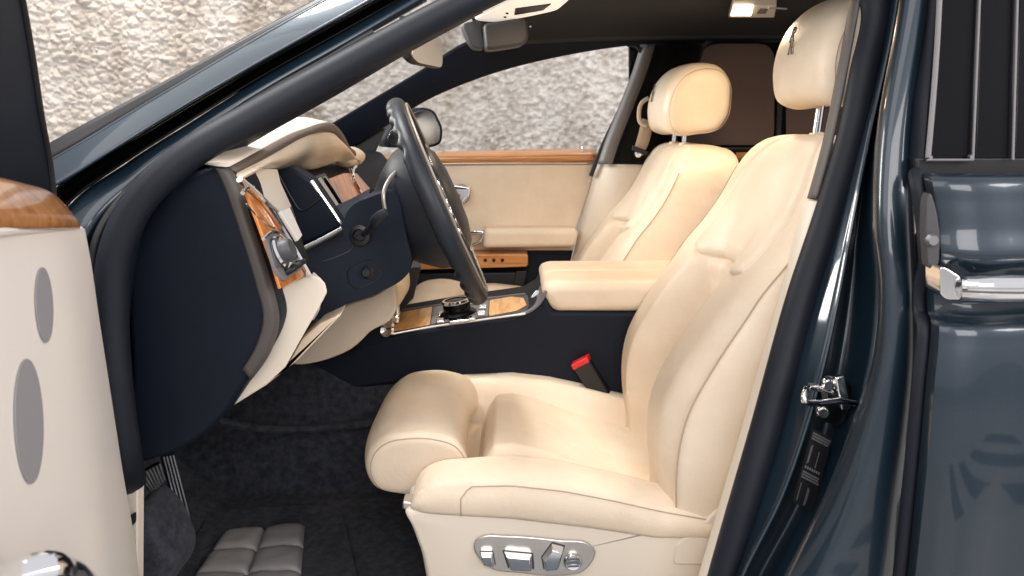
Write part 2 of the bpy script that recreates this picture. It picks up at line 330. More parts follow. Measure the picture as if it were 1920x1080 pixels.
q3 = brail((1697, 1689, 1642, 1639, 1650, 1637, 1600, 1550, 1478, 1404), [a + .01 for a in YB2])
q4 = brail((1716, 1708, 1662, 1656, 1664, 1656, 1630, 1590, 1530, 1470), [a - .012 for a in YB2])
q5 = brail((1728, 1722, 1684, 1684, 1690, 1690, 1680, 1660, 1640, 1610), [a - .016 for a in YB2])
q6 = brail((1740, 1734, 1706, 1712, 1716, 1720, 1712, 1700, 1690, 1680), [a + .02 for a in YB2])
patch('center_pillar', [q3, q4, q5, q6], PAINT, body, 80, 30, solid=.003)
patch('jamb_link', [r3, q3], PAINT, body, 60, 4, solid=.002)
# inner upper grey trim and lower cream trim
gt = [(1610, -60, -.57), (1598, 0, -.58), (1572, 140, -.61), (1545, 270, -.64), (1517, 372, -.66)]
patch('pillar_cover', [rail([(x + 14, y, Y - .01) for x, y, Y in gt]), rail([(x + 4, y, Y + .01) for x, y, Y in gt]), rail([(x, y, Y + .03) for x, y, Y in gt]), rail([(x + 4, y, Y + .10) for x, y, Y in gt])], PILLAR, body, 40, 12, solid=.004)
ct = [(1516, 378, -.66), (1490, 480, -.675), (1450, 620, -.69), (1408, 770, -.70), (1362, 930, -.72), (1318, 1080, -.74), (1280, 1220, -.76)]
patch('pillar_lower_trim', [rail([(x + 26, y, Y - .012) for x, y, Y in ct]), rail([(x + 10, y, Y - .004) for x, y, Y in ct]), rail([(x, y, Y + .012) for x, y, Y in ct]), rail([(x + 14, y, Y + .10) for x, y, Y in ct])], TRIM, body, 50, 14, solid=.004)

# striker, bolts and the tyre-pressure label on the jamb
stk = node('door_striker', at(1555, 745, -.80), car)
sp = [(1548, 702), (1578, 712), (1586, 722), (1584, 748), (1574, 752), (1580, 764), (1572, 786), (1560, 797), (1528, 782), (1530, 762), (1540, 750), (1538, 728)]
plate('striker_plate', fillet([at(x, y, -.795) for x, y in sp], .004), (.006, -.006, 0), mat('dark_steel', (.10, .10, .11), .3, metal=1), stk, .0012)
for x, y in ((1557, 722), (1546, 774)):
    lathe('bolt', [(.0001, .012), (.006, .012), (.0085, .009), (.009, 0)], at(x, y, -.806) + V((0, .009, 0)), (-.2, -1, 0), CHROME, stk, 18)
tube('striker_loop', rail([(1560, 735, -.80), (1535, 728, -.80), (1510, 738, -.84), (1508, 748, -.845), (1530, 756, -.83), (1575, 752, -.815), (1602, 756, -.81)]), .0045, CHROME, stk, 40, 10)
box('striker_lug', at(1578, 735, -.808), (.012, .010, .045), CHROME, stk, Matrix.Rotation(R(-14), 3, 'Y'), .002)
lab = node('pressure_label', at(1525, 880, -.80), car)
LP = [at(1524, 803, -.812), at(1560, 822, -.812), at(1522, 962, -.825), at(1486, 940, -.825)]
ln = np.cross(LP[1] - LP[0], LP[3] - LP[0]); ln /= np.linalg.norm(ln); ln = -ln if ln[1] > 0 else ln
plate('label_sheet', LP, ln * .0008, BLACK, lab, 0)
INK = mat('label_print', (0.16, 0.16, 0.165), 0.6)
def lp(a, b): return LP[0] + (LP[1] - LP[0]) * a + (LP[3] - LP[0]) * b + ln * .0012
pv, pf = [], []
def dash(a0, a1, b0, b1):
    k = len(pv); pv.extend([lp(a0, b0), lp(a1, b0), lp(a1, b1), lp(a0, b1)]); pf.append((k, k+1, k+2, k+3))
for r_ in range(3):
    a = .06
    while a < .9:
        g = random.uniform(.03, .08); dash(a, min(a + g, .95), .04 + r_*.035, .062 + r_*.035); a += g + .02
for r_ in range(3):
    a = .06
    while a < .9:
        g = random.uniform(.03, .07); dash(a, min(a + g, .95), .56 + r_*.035, .582 + r_*.035); a += g + .02
for a, b0, b1 in ((.12, .22, .45), (.17, .2, .44), (.55, .25, .45), (.12, .72, .95), (.5, .74, .97), (.56, .76, .95)):
    b = b0
    while b < b1: dash(a, a + .05, b, b + .014); b += .022
for k in range(7): dash(.1 + k*.115, .1 + k*.115 + .07, .485, .52)
pr = mk('print', pv, pf, INK, lab, smooth=False); pr['kind'] = 'stuff'

# headliner, roof skin, passenger-side rail
hx = (-.10, .10, .45, .9, 1.4, 1.7)
def roofrow(y, z): return [(x, y, z + dz) for x, dz in zip(hx, (-.015, .0, .01, .01, -.01, -.03))]
patch('headliner', [roofrow(-.58, 1.355), roofrow(-.40, 1.382), roofrow(0, 1.392), roofrow(.40, 1.385), roofrow(.56, 1.36)], HEAD, body, 40, 24, solid=.01)
patch('roof_skin', [roofrow(-.62, 1.41), roofrow(-.40, 1.44), roofrow(0, 1.45), roofrow(.40, 1.44), roofrow(.62, 1.41)], PAINT, body, 40, 24, solid=.01)
lo = rail([(560, 330, .69), (640, 288, .68), (720, 237, .665), (800, 186, .65), (900, 144, .63), (1050, 104, .61), (1170, 84, .60), (1300, 76, .60), (1480, 72, .60), (1800, 66, .60)])
mi = rail([(515, 322, .665), (600, 276, .655), (672, 233, .64), (745, 190, .63), (845, 139, .61), (960, 96, .59), (1060, 74, .57), (1170, 58, .555), (1300, 54, .55), (1480, 52, .55), (1800, 46, .55)])
up = rail([(470, 318, .645), (560, 268, .64), (623, 231, .63), (690, 191, .62), (790, 131, .60), (872, 80, .57), (1030, 48, .53), (1170, 34, .51), (1300, 30, .50), (1480, 28, .50), (1800, 22, .50)])
patch('far_pillar_trim', [lo, mi, up], NAVY, body, 80, 16, solid=.012)
# far-side rubber round the door window and the far centre pillar
tube('window_rubber', rail([(1176, 84, .615), (1192, 86, .615), (1203, 100, .615), (1198, 125, .615), (1160, 210, .63), (1128, 278, .64), (1108, 330, .645)]), .007, BLACK, body, 50, 8)
fb = [(1216, 82), (1205, 120), (1175, 200), (1148, 268), (1135, 308)]
patch('far_pillar_edge', [rail([(x - 14, y, .62) for x, y in fb]), rail([(x, y, .60) for x, y in fb]), rail([(x + 14, y, .61) for x, y in fb])], GREYP, body, 30, 10, solid=.004)
patch('far_center_pillar', [rail([(x + 12, y, .61) for x, y in fb]), rail([(x + 45, y, .59) for x, y in fb]), rail([(x + 105, y, .62) for x, y in fb])], HEAD, body, 30, 10, solid=.006)
patch('far_pillar_lower_trim', [rail([(1122, 308, .66), (1106, 360, .66), (1080, 460, .66), (1040, 600, .66)]), rail([(1160, 308, .60), (1148, 360, .60), (1128, 460, .61), (1095, 600, .62)]), rail([(1240, 308, .62), (1235, 360, .62), (1225, 460, .63), (1200, 600, .64)])], TRIM, body, 30, 12, solid=.006)
# rear compartment: dark lining, far rear door with blind, parcel bulkhead
plate('rear_lining', [at(1180, 60, .66), at(1900, 40, .66), at(1900, 700, .66), at(1180, 700, .66)], (0, .02, 0), HEAD, body, .003)
plate('rear_bulkhead', [(1.55, -.66, .3), (1.55, .66, .3), (1.75, .66, 1.36), (1.75, -.66, 1.36)], (.02, 0, 0), HEAD, body, .003)
rw = node('rear_side_window', at(1400, 180, .65), car)
def wpoly(a, b, c, d, Y, r): return fillet([at(a, c, Y), at(b, c, Y), at(b, d, Y), at(a, d, Y)], r)
plate('roller_blind', fillet([at(1318, 82, .652), at(1452, 82, .652), at(1452, 272, .652), at(1270, 272, .652)], .05), (0, .004, 0), FABRIC, rw, .001)
plate('roller_blind', fillet([at(1474, 84, .652), at(1640, 84, .652), at(1640, 272, .652), at(1474, 272, .652)], .02), (0, .004, 0), FABRIC, rw, .001)
box('window_divider', at(1463, 180, .645), (.018, .012, .32), BLACK, rw, None, .003)
tube('window_seal', rail([(1262, 276, .648), (1300, 150, .648), (1310, 100, .648), (1330, 78, .648), (1450, 76, .648), (1650, 74, .648)]), .006, BLACK, rw, 40, 8)
patch('window_ledge', [rail([(1250, 278, .64), (1900, 276, .64)]), rail([(1250, 284, .60), (1900, 282, .60)]), rail([(1250, 330, .60), (1900, 330, .60)])], HEAD, rw, 10, 10, solid=.004)
patch('wood_capping', [rail([(1380, 286, .595), (1900, 285, .595)]), rail([(1380, 300, .585), (1900, 299, .585)])], WOODD, rw, 10, 6, solid=.006)

# glass
ws = [rail([(90, 271, -.655), (300, 158, -.615), (480, 60, -.575), (600, -5, -.545), (760, -90, -.50)]),]
wsf = rail([(470, 318, .645), (560, 268, .64), (690, 191, .62), (790, 131, .60), (900, 66, .57)])
mid = [(a + b) / 2 for a, b in zip(ws[0], wsf)]
wind = patch('windscreen', [ws[0], mid, wsf], GLASS, car, 30, 24)
# wing and bonnet beyond the windscreen
patch('front_wing', [[(-.62, -.80, .985), (-1.2, -.82, .95), (-2.0, -.72, .86)], [(-.62, -.90, .95), (-1.2, -.91, .92), (-2.0, -.82, .82)], [(-.62, -.955, .80), (-1.2, -.95, .78), (-2.0, -.88, .70)], [(-.62, -.955, .45), (-1.2, -.95, .45), (-2.0, -.88, .45)]], PAINT, car, 30, 24, solid=.004)
patch('bonnet', [[(-.62, -.80, .985), (-1.2, -.82, .95), (-2.0, -.72, .86)], [(-.80, -.35, 1.00), (-1.3, -.4, .985), (-2.1, -.4, .90)], [(-.82, 0, 1.005), (-1.3, 0, 1.0), (-2.1, 0, .92)], [(-.80, .35, 1.00), (-1.3, .4, .985), (-2.1, .4, .90)], [(-.62, .80, .985), (-1.2, .82, .95), (-2.0, .72, .86)]], PAINT, car, 30, 30, solid=.006)
# ------------------------------------------------------------------ roof fittings
def onz(px, py, z): return onp(px, py, (0, 0, z), (0, 0, 1))
oc = node('overhead_console', onz(980, 20, 1.37), car)
plate('console_cover', fillet([onz(x, y, 1.366) for x, y in ((886, 38), (930, 17), (975, -8), (1010, -60), (1110, -60), (1085, -14), (1045, 20), (985, 33), (925, 42))], .03), (0, 0, .012), PANEL_GLOW, oc, .004)
plate('display', fillet([onz(x, y, 1.364) for x, y in ((966, 17), (1034, 8), (1018, 20), (964, 29))], .006), (0, 0, .004), BLACK, oc, .0006)
for x, y in ((951, 24), (947, 31)): lathe('push_button', [(.0001, -.003), (.003, -.003), (.004, 0)], onz(x, y, 1.366), (0, 0, 1), BLACK, oc, 14)
patch('console_shade', [rail([(925, 4, .0), (965, -6, -.02), (1000, -20, -.06)]), rail([(960, 8, .02), (1000, 0, .0), (1040, -14, -.05)])], TRIM, oc, 16, 6, solid=.006)
mm = node('mirror_mount', at(948, 65, .12), car)
plate('sensor_housing', fillet([at(x, y, .10) for x, y in ((907, 44), (990, 30), (992, 70), (984, 84), (935, 92), (912, 94))], .012), (-.01, .07, 0), GREYD, mm, .008)
plate('housing_side', fillet([at(x, y, .14) for x, y in ((866, 44), (900, 36), (912, 92), (890, 90), (880, 78))], .012), (-.01, .06, 0), GREYD, mm, .006)
rm = node('interior_mirror', at(801, 95, 0), car)
mc = at(800, 93, 0); al = V((.26, .966, 0)); al /= np.linalg.norm(al); mu = V((0, 0.05, 1)); mn = np.cross(mu, al); mn = mn if mn[0] > 0 else -mn
mo = fillet([mc + al*a*.105 + mu*b*.036 for a, b in ((-1, -.6), (-.55, -1), (1, -1), (1, 1), (-.4, 1))], .02)
plate('mirror_shell', mo, -mn * .022, BLACK, rm, .006)
plate('mirror_face', mc + (mo - mc) * .93 + mn * .0005, mn * .0015, mat('pale_mirror', (.78, .77, .76), .45, metal=.6), rm, .0005)  # pale matt face colour stands in for a bright reflection
tube('mirror_stem', [mc - mn * .02, mc - mn*.05 + V((0, 0, .03)), mc - mn*.06 + V((0, .01, .075))], .009, BLACK, rm, 12, 10)
for nm, a, b in (('visor', (1012, 38), (1048, 45)), ('grab', (1138, 30), (1165, 17))):
    p = at(*a, .40); q = at(*b, .40)
    vs = node('sun_visor' if nm == 'visor' else 'grab_handle', p, car)
    tube('chrome_clip', [p, (p + q) / 2, q], .0055, CHROME, vs, 8, 10)
    if nm == 'visor':
        patch('visor_board', [rail([(1000, 44, .40), (1060, 40, .41), (1145, 26, .42)]), rail([(985, 52, .52), (1050, 50, .53), (1150, 42, .54)])], HEAD, vs, 14, 8, solid=.014)
        tube('chrome_clip', rail([(992, 50, .36), (1002, 36, .36)]), .005, CHROME, vs, 6, 10)
    else:
        tube('handle_bar', rail([(1170, 16, .44), (1230, 14, .43), (1330, 14, .43), (1365, 22, .44)]), .009, HEAD, vs, 24, 10)
rl = node('roof_lamp', onz(1415, 20, 1.385), car)
def lampq(a, b, c, d, z): return [onz(a, c, z), onz(b, c, z), onz(b - 4, d, z), onz(a - 6, d, z)]
plate('lamp_bezel', lampq(1372, 1456, 12, 33, 1.375), (0, 0, .016), WHITE, rl, .003)
plate('lamp_lens', lampq(1376, 1412, 14, 30, 1.372), (0, 0, .006), LAMP, rl, .001)
plate('lamp_switch', lampq(1424, 1440, 18, 26, 1.3725), (0, 0, .004), GREYP, rl, .001)
tube('lamp_trim', [onz(1440, 14, 1.374), onz(1475, 16, 1.374)], .003, SATIN, rl, 6, 8)
ll = bpy.data.lights.new('roof_lamp_light', 'AREA'); ll.energy = 2.2; ll.size = .09; ll.color = (1, .74, .48)
lo_ = bpy.data.objects.new('roof_lamp_light', ll); col.objects.link(lo_); lo_.location = onz(1394, 22, 1.362); lo_.parent = None
l2 = bpy.data.lights.new('console_light', 'AREA'); l2.energy = 0.7; l2.size = .08; l2.color = (1, .70, .42)
lo2 = bpy.data.objects.new('console_light', l2); col.objects.link(lo2); lo2.location = onz(990, 16, 1.358)

# ------------------------------------------------------------------ far front door (passenger side)
pd_ = node('passenger_door', at(900, 560, .70) * V((1, 1, 0)) + V((0, 0, .4)), car)
patch('wood_capping', [rail([(600, 300, .73), (800, 287, .73), (1000, 281, .73), (1119, 279, .73)]), rail([(600, 303, .70), (800, 291, .70), (1000, 286, .70), (1119, 284, .70)]),
      rail([(600, 309, .675), (800, 299, .675), (1000, 294, .675), (1119, 292, .675)]), rail([(600, 316, .68), (800, 307, .68), (1000, 305, .68), (1119, 303, .68)])], WOODD, pd_, 40, 16, solid=.004)
lathe('lock_pin', [(.0001, .022), (.004, .021), (.005, .016), (.005, 0)], at(1092, 287, .70), (0, 0, 1), CHROME, pd_, 14)
patch('chrome_strip', [rail([(640, 313, .678), (800, 306.5, .678), (1118, 304.5, .678)]), rail([(640, 316, .676), (800, 309.5, .676), (1118, 307, .676)])], SATIN, pd_, 20, 3, solid=.003)
dp = [(600, 318), (800, 309), (1118, 307), (1104, 365), (1082, 426), (1075, 470), (600, 470)]
plate('door_panel', [at(x, y, .685) for x, y in dp], (0, .02, 0), LEATHER, pd_, .006)
plate('lower_panel', [at(x, y, .70) for x, y in ((600, 440), (1080, 440), (1072, 480), (1040, 620), (1000, 760), (600, 760))], (0, .02, 0), NAVY, pd_, .004)
ao = [at(x, y, .62) for x, y in ((908, 428), (1078, 428), (1084, 436), (1078, 462), (906, 464))]
puff('armrest', fillet([(p[0], p[2]) for p in ao], .012), .60, .70, .018, LEATHER, pd_)
wo = [at(x, y, .64) for x, y in ((740, 476), (990, 474), (990, 499), (740, 506))]
puff('wood_strip', fillet([(p[0], p[2]) for p in wo], .012), .625, .70, .006, WOODD, pd_)
for x in (910, 926, 942): lathe('switch_knob', [(.0001, -.004), (.005, -.004), (.006, 0)], at(x, 488, .625), (0, 1, 0), BLACK, pd_, 14)
po = [at(x, y, .66) for x, y in ((740, 512), (985, 509), (972, 570), (930, 640), (740, 640))]
plate('door_pocket', [at(x, y, .655) for x, y in ((740, 513), (986, 510), (975, 560), (930, 640), (740, 640))], (0, .03, 0), NAVYL, pd_, .006)
plate('pocket_edge', [at(x, y, .65) for x, y in ((968, 508), (988, 508), (976, 560), (955, 560))], (0, .03, 0), BLACK, pd_, .003)
dh = puff('door_handle', fillet([tuple(at(x, y, .66)[[0, 2]]) for x, y in ((850, 346), (882, 350), (880, 368), (868, 384), (860, 380), (864, 364), (848, 360))], .006), .655, .685, .006, CHROME, pd_)
lathe('handle_cup', [(.034, 0), (.030, -.004), (.024, .004), (.0001, .008)], at(864, 364, .684), (0, 1, 0), SATIN, pd_, 28)
tube('pull_handle', rail([(876, 440, .66), (892, 436, .64), (906, 436, .635), (902, 450, .64), (888, 458, .66)]), .008, CHROME, pd_, 20, 10)
lathe('tweeter', [(.040, 0), (.036, -.006), (.030, -.004), (.0001, -.006)], at(697, 352, .683), (0, 1, 0), GREYP, pd_, 30)
patch('door_glass', [rail([(690, 300, .69), (900, 286, .69), (1119, 280, .69)]), rail([(780, 200, .655), (1000, 120, .64), (1200, 95, .64)])], GLASS, pd_, 12, 6)
patch('front_gap_trim', [rail([(655, 300, .66), (672, 340, .66), (700, 420, .66), (720, 500, .66)]), rail([(690, 300, .67), (700, 340, .67), (722, 420, .67), (745, 500, .67)])], BLACK, pd_, 12, 4, solid=.006)
plate('mirror_sail', [at(x, y, .68) for x, y in ((640, 298), (700, 242), (722, 240), (700, 292))], (0, .02, 0), BLACK, pd_, .003)
em = node('exterior_mirror', at(800, 240, .92), car)
eo = fillet([at(x, y, .90) for x, y in ((716, 262), (740, 222), (790, 200), (816, 205), (833, 240), (830, 270), (812, 277), (725, 277))], .02)
plate('mirror_housing', eo, (-.05, .10, 0), NAVY, em, .015)
ec = eo.mean(0); plate('mirror_glass', ec + (eo - ec) * .86 + V((0, -.002, 0)), (0, .001, 0), mat('mirror_silver', (.55, .54, .56), .12, metal=1.0), em, .0005)

# ------------------------------------------------------------------ dashboard
dash_ = node('dashboard', (-.5, -.2, .6), car)
FN = (1, 0, .42); F0 = V((-.37, 0, 1.03))
def fas(px, py, off=0.0): return onp(px, py, F0 + V(FN) * off, FN)
ep = [(403, 311), (428, 312), (446, 336), (466, 400), (490, 470), (510, 535), (524, 598), (518, 622), (495, 668), (455, 728), (410, 790), (350, 838), (290, 862), (247, 872), (244, 700), (244, 500), (262, 425), (300, 366), (350, 326)]
e3 = [at(x, y, -.71) for x, y in ep]
puff('end_panel', cr([(p[0], p[2]) for p in e3], 120, True), -.715, -.62, .016, NAVY, dash_, k=7, ny=4)
patch('end_trim', [rail([(405, 316, -.7172), (419, 345, -.7172), (441, 405, -.7172), (462, 470, -.7172), (481, 535, -.7172), (494, 596, -.7172), (484, 640, -.7172), (455, 692, -.7172)]), rail([(424, 316, -.716), (438, 342, -.716), (458, 403, -.716), (481, 470, -.716), (501, 535, -.716), (514, 597, -.716), (503, 645, -.716), (466, 706, -.716)]), rail([(430, 314, -.706), (447, 338, -.706), (466, 401, -.706), (490, 470, -.706), (510, 535, -.706), (523, 598, -.706), (511, 650, -.706), (470, 712, -.706)])], mat('taupe_edge_trim', (.075, .066, .062), .5), dash_, 50, 10, solid=.002)
lip_px = [(426, 316, -.705), (434, 312, -.70), (475, 290, -.65), (514, 268, -.553), (546, 252, -.46), (577, 241, -.36), (601, 233, -.27), (619, 232, -.20), (631, 240, -.15), (641, 253, -.09), (650, 271, -.04), (664, 284, .02)]
lip = rail(lip_px)
low_px = [(430, 331, -.705), (440, 326, -.70), (483, 303, -.65), (530, 277, -.535), (562, 259, -.44), (593, 248, -.32), (614, 246, -.24), (627, 250, -.18), (637, 260, -.13), (646, 272, -.08), (652, 284, -.04), (662, 296, .02)]
strip_lo = rail(low_px)
patch('cowl_top', [[p + V((-.20, .06, -.04)) for p in lip], [p + V((-.12, .03, .0)) for p in lip], [p + V((-.05, 0, .010)) for p in lip], lip], TRIM, dash_, 80, 24, solid=.004)
patch('cowl_piping', [[p + V((.001, 0, .001)) for p in lip], [(a + b) / 2 + V((.005, 0, 0)) for a, b in zip(lip, strip_lo)], strip_lo], mat('brown_piping', (.10, .072, .058), .5), dash_, 80, 8, solid=.003)
und = rail([(432, 339, -.705), (443, 334, -.70), (480, 314, -.60), (514, 319, -.47), (554, 311, -.34), (577, 317, -.25), (601, 313, -.15), (620, 306, -.08), (633, 302, -.02), (645, 306, .03), (656, 311, .09), (668, 308, .14)])
und2 = [p + V((-.03, .02, .02)) for p in und]
patch('cowl_underside', [[p + V((-.002, 0, -.001)) for p in strip_lo], [a * .65 + b * .35 + V((.014, 0, .0)) for a, b in zip(strip_lo, und)], [a * .25 + b * .75 + V((.008, 0, -.002)) for a, b in zip(strip_lo, und)], und, und2], LEATHER, dash_, 80, 24, solid=.003)
puff('cowl_end', cr([tuple(at(x, y, .06)[[0, 2]]) for x, y in ((640, 278), (660, 280), (674, 294), (668, 308), (650, 312), (632, 300))], 40, True), .0, .16, .03, LEATHER, dash_)
# dash body: long soft block behind the fascia, across the car
db = [(-.72, .99), (-.50, 1.03), (-.42, 1.03), (-.385, .98), (-.35, .90), (-.345, .84), (-.40, .74), (-.60, .66), (-.74, .66)]
puff('dash_core', fillet([V(p) for p in db], .02), -.66, .68, .01, NAVY, dash_)
# far side of the dash: leather top roll and wood band
puff('passenger_dash_top', fillet([V(p) for p in ((-.66, 1.00), (-.52, 1.01), (-.46, .99), (-.45, .97), (-.66, .96))], .02), .10, .66, .01, LEATHER, dash_)
def fplate(name, pts, off, th, m, bevel=.001, rnd=.0, parent=None):
    P = [fas(x, y, off) for x, y in pts]
    return plate(name, fillet(P, rnd) if rnd else P, V(FN) * th, m, parent or dash_, bevel)
fplate('fascia_backing', [(449, 337), (480, 316), (514, 320), (520, 345), (541, 391), (520, 400), (492, 374)], -.012, .006, TRIM, .002)
fplate('fascia_filler_panel', [(519, 400), (541, 391), (562, 462), (584, 512), (570, 520), (541, 449)], .010, .006, BLACK, .001)  # black filler plate between chrome bezel and instrument hood
fplate('wood_fascia', [(450, 345), (462, 352), (486, 366), (520, 412), (548, 462), (578, 513), (521, 543), (505, 490), (478, 416)], .017, .004, WOODF, .001)
ring = [fas(x, y, .024) for x, y in ((449, 336), (468, 352), (492, 375), (516, 408), (541, 448), (562, 484), (580, 516))]
tube('chrome_bezel', ring, .0046, CHROME, dash_, 40, 8)
tube('chrome_bezel', [fas(x, y, .024) for x, y in ((455, 362), (464, 352), (474, 352), (480, 362))], .003, CHROME, dash_, 16, 8)
tube('chrome_bezel', [fas(x, y, .022) for x, y in ((462, 382), (480, 402), (500, 420), (516, 428))], .0012, CHROME, dash_, 16, 8)
fplate('vent_outlet', [(519, 399), (537, 391), (561, 444), (553, 454)], .020, .005, WHITE, .001)
fplate('light_switch_panel', [(493, 447), (503, 437), (516, 434), (530, 443), (545, 464), (557, 482), (563, 505), (526, 530), (511, 508)], .020, .005, GREYP, .001, .006)
fplate('light_switch_recess', [(505, 455), (520, 446), (536, 466), (547, 488), (517, 504)], .0255, .002, GREYD, .0006, .004)
fplate('light_switch_recess', [(541, 472), (549, 468), (556, 484), (549, 488)], .0255, .002, BLACK, .0006)
kn = fas(524, 474, .026); FNu = V(FN) / np.linalg.norm(FN)
lathe('rotary_knob', [(.020, 0), (.021, .003), (.016, .006), (.015, .016), (.012, .019), (.0001, .019)], kn, FNu, GREYD, dash_, 30)
lathe('knob_ring', [(.021, .001), (.023, .003), (.021, .006), (.019, .004)], kn, FNu, CHROME, dash_, 36, cap=False)
tube('switch_surround', [fas(x, y, .026) for x, y in ((494, 448), (504, 438), (516, 435), (530, 444), (545, 465), (556, 483))], .0024, CHROME, dash_, 40, 8)
for x, y in ((535, 511), (546, 503), (556, 496)):
    lathe('push_button', [(.0001, .016), (.0035, .015), (.0045, .006), (.005, 0)], fas(x, y, .024), (1, 0, .42), BLACK, dash_, 14)
# instrument hood
hood = [(508, 334), (518, 319), (545, 312), (583, 338), (612, 380), (641, 424), (602, 446), (560, 463), (556, 430), (541, 392)]
plate('instrument_hood', [at(x, y, -.50) for x, y in hood], (-.004, .06, 0), NAVY, dash_, .006)
tube('hood_line', rail([(524, 330, -.503), (552, 380, -.503), (560, 392, -.503), (600, 372, -.503)]), .0014, BLACK, dash_, 20, 6)
tube('hood_rim', rail([(584, 339, -.50), (612, 379, -.50), (642, 424, -.50)]), .0035, CHROME, dash_, 14, 8)
fplate('gauge_panel', [(584, 332), (604, 326), (640, 380), (660, 418), (640, 428), (606, 372)], .004, .006, GLOSSB, .002)
fplate('gauge_trim', [(589, 338), (599, 333), (625, 372), (650, 412), (641, 421), (616, 382)], .012, .003, SATIN, .001)
tube('chrome_bezel', [fas(x, y, .014) for x, y in ((608, 332), (626, 358), (648, 396), (655, 412))], .003, CHROME, dash_, 16, 8)
fplate('wood_fascia', [(610, 338), (640, 326), (664, 326), (690, 356), (676, 378), (654, 404), (640, 384), (622, 358)], .010, .006, WOODF, .002)
tube('chrome_bezel', [fas(x, y, .018) for x, y in ((656, 316), (664, 336), (680, 366))], .0035, CHROME, dash_, 14, 8)
tube('chrome_bezel', [fas(x, y, .018) for x, y in ((668, 312), (662, 326), (664, 340))], .003, CHROME, dash_, 14, 8)
tube('instrument_shelf_edge', rail([(566, 466, -.60), (600, 450, -.58), (640, 428, -.56)]), .003, GREYP, dash_, 12, 8)
plate('instrument_shelf', [at(566, 467, -.60), at(640, 429, -.56), at(640, 436, -.40), at(566, 460, -.40)], (0, 0, -.006), BLACK, dash_, .001)
# near cream knee bolster and the lower centre
kb = [(519, 546), (545, 530), (582, 515), (600, 520), (610, 532), (614, 548), (600, 575), (566, 634), (536, 688), (500, 722), (408, 779), (445, 742), (492, 672), (523, 605)]
plate('knee_bolster', [at(x, y, -.675) for x, y in kb], (-.040, .11, -.012), TRIM, dash_, .003)
plate('knee_bolster_lower', [at(x, y, -.60) for x, y in ((566, 636), (600, 606), (640, 590), (560, 674), (500, 722), (410, 778), (536, 690))], (-.02, .2, 0), LEATHER, dash_, .004)
plate('lower_centre_cover', cr([at(x, y, -.30) for x, y in ((545, 677), (575, 630), (605, 600), (650, 572), (705, 553), (735, 536), (742, 556), (738, 590), (726, 604), (694, 622), (676, 640), (662, 652))], 60, True), (0, .22, 0), LEATHER, dash_, .008)
# steering column cover (dark) with stalk and lock plate
cc = node('steering_column', at(680, 470, -.45), car)
cp = [(564, 471), (605, 452), (634, 430), (644, 412), (652, 392), (668, 378), (712, 362), (738, 356), (752, 380), (762, 440), (773, 486), (770, 508), (752, 528), (700, 555), (646, 571), (622, 588), (588, 604), (606, 566), (613, 546), (604, 526), (582, 514)]
cv = [at(x, y, -.56 + .06 * (x - 564) / 210) for x, y in cp]
plate('column_cover', fillet(cv, .02, 4), (-.02, .26, 0), NAVY, cc, .018, bseg=5)
def cpt(x, y, o=0): return at(x, y, -.56 + .06 * (x - 564) / 210 - o)
tube('cover_seam', [cpt(*p, .001) for p in ((606, 490), (640, 478), (658, 468), (662, 448), (668, 440))], .0016, BLACK, cc, 24, 6)
kp = fillet([cpt(x, y, .0012) for x, y in ((652, 506), (690, 488), (700, 492), (716, 512), (708, 524), (672, 541), (656, 534))], .006)
plate('lock_plate', kp, (0, -.0018, 0), NAVY, cc, .0008)
tube('lock_plate_gap', np.vstack([kp, kp[:1]]), .0013, BLACK, cc, 90, 6)
lathe('lock_knob', [(.0001, -.010), (.006, -.010), (.009, -.003), (.012, 0)], cpt(688, 510, .003), (0, 1, 0), BLACK, cc, 20)
lathe('stalk_boot', [(.018, 0), (.017, -.009), (.011, -.011), (.009, -.004), (.0001, -.004)], cpt(677, 440, .0), (.1, 1, .0), BLACK, cc, 26)
tube('stalk', [cpt(682, 438, .01), cpt(698, 424, .05), cpt(712, 404, .08), cpt(724, 396, .085)], [.005, .006, .0085, .006], NAVYL, cc, 30, 12)
# wheel axis
WC = V((-.1325, -.40, .979)); WN = V((.923, 0, .387)); WN /= np.linalg.norm(WN); WU = V((-.387, 0, .923))
lathe('column_tube', [(.050, -.30), (.062, -.24), (.066, -.14), (.070, -.10), (.0001, -.095)], WC, WN, NAVY, cc, 40)
tube('gear_paddle', rail([(722, 392, -.52), (719, 366, -.52), (728, 340, -.50), (748, 318, -.47)]), .0035, SATIN, cc, 24, 8)

# ------------------------------------------------------------------ steering wheel
sw = node('steering_wheel', WC, car)
ang = np.linspace(0, 2*math.pi, 200, endpoint=False); SD = V((-.092, .9958, 0)); SD -= WU * np.dot(SD, WU); SD /= np.linalg.norm(SD); WN = np.cross(SD, WU); WN = WN if WN[0] > 0 else -WN
rp = np.array([WC + .184 * (math.cos(a) * WU + math.sin(a) * SD) for a in ang])
rr = [.0178 + .0022 * max(0, math.cos(9 * a)) * (1 if abs(math.sin(a)) > .55 else 0) for a in ang]
rings = []
for i, a in enumerate(ang):
    rad = math.cos(a) * WU + math.sin(a) * SD
    grip = .0065 * (0.5 + .5 * math.cos(38 * a)) * ss(.35, .6, abs(math.cos(a))) * 1.0
    rings.append([rp[i] + rad * .0138 * math.cos(q) + WN * (.0165 * math.sin(q) - (grip if math.sin(q) < 0 else 0) * -1 * abs(math.sin(q))) for q in np.linspace(0, 2*math.pi, 20, endpoint=False)])
mk('rim', np.array(rings).reshape(-1, 3), gridfaces(200, 20, True, True), NAVYL, sw)
for s_ in (1, ):
    tube('rim_stitching', [WC + .1675 * (math.cos(a) * WU + math.sin(a) * SD) + WN * .002 for a in ang[::4]], .0012, STITCH, sw, 200, 6, closed=True)
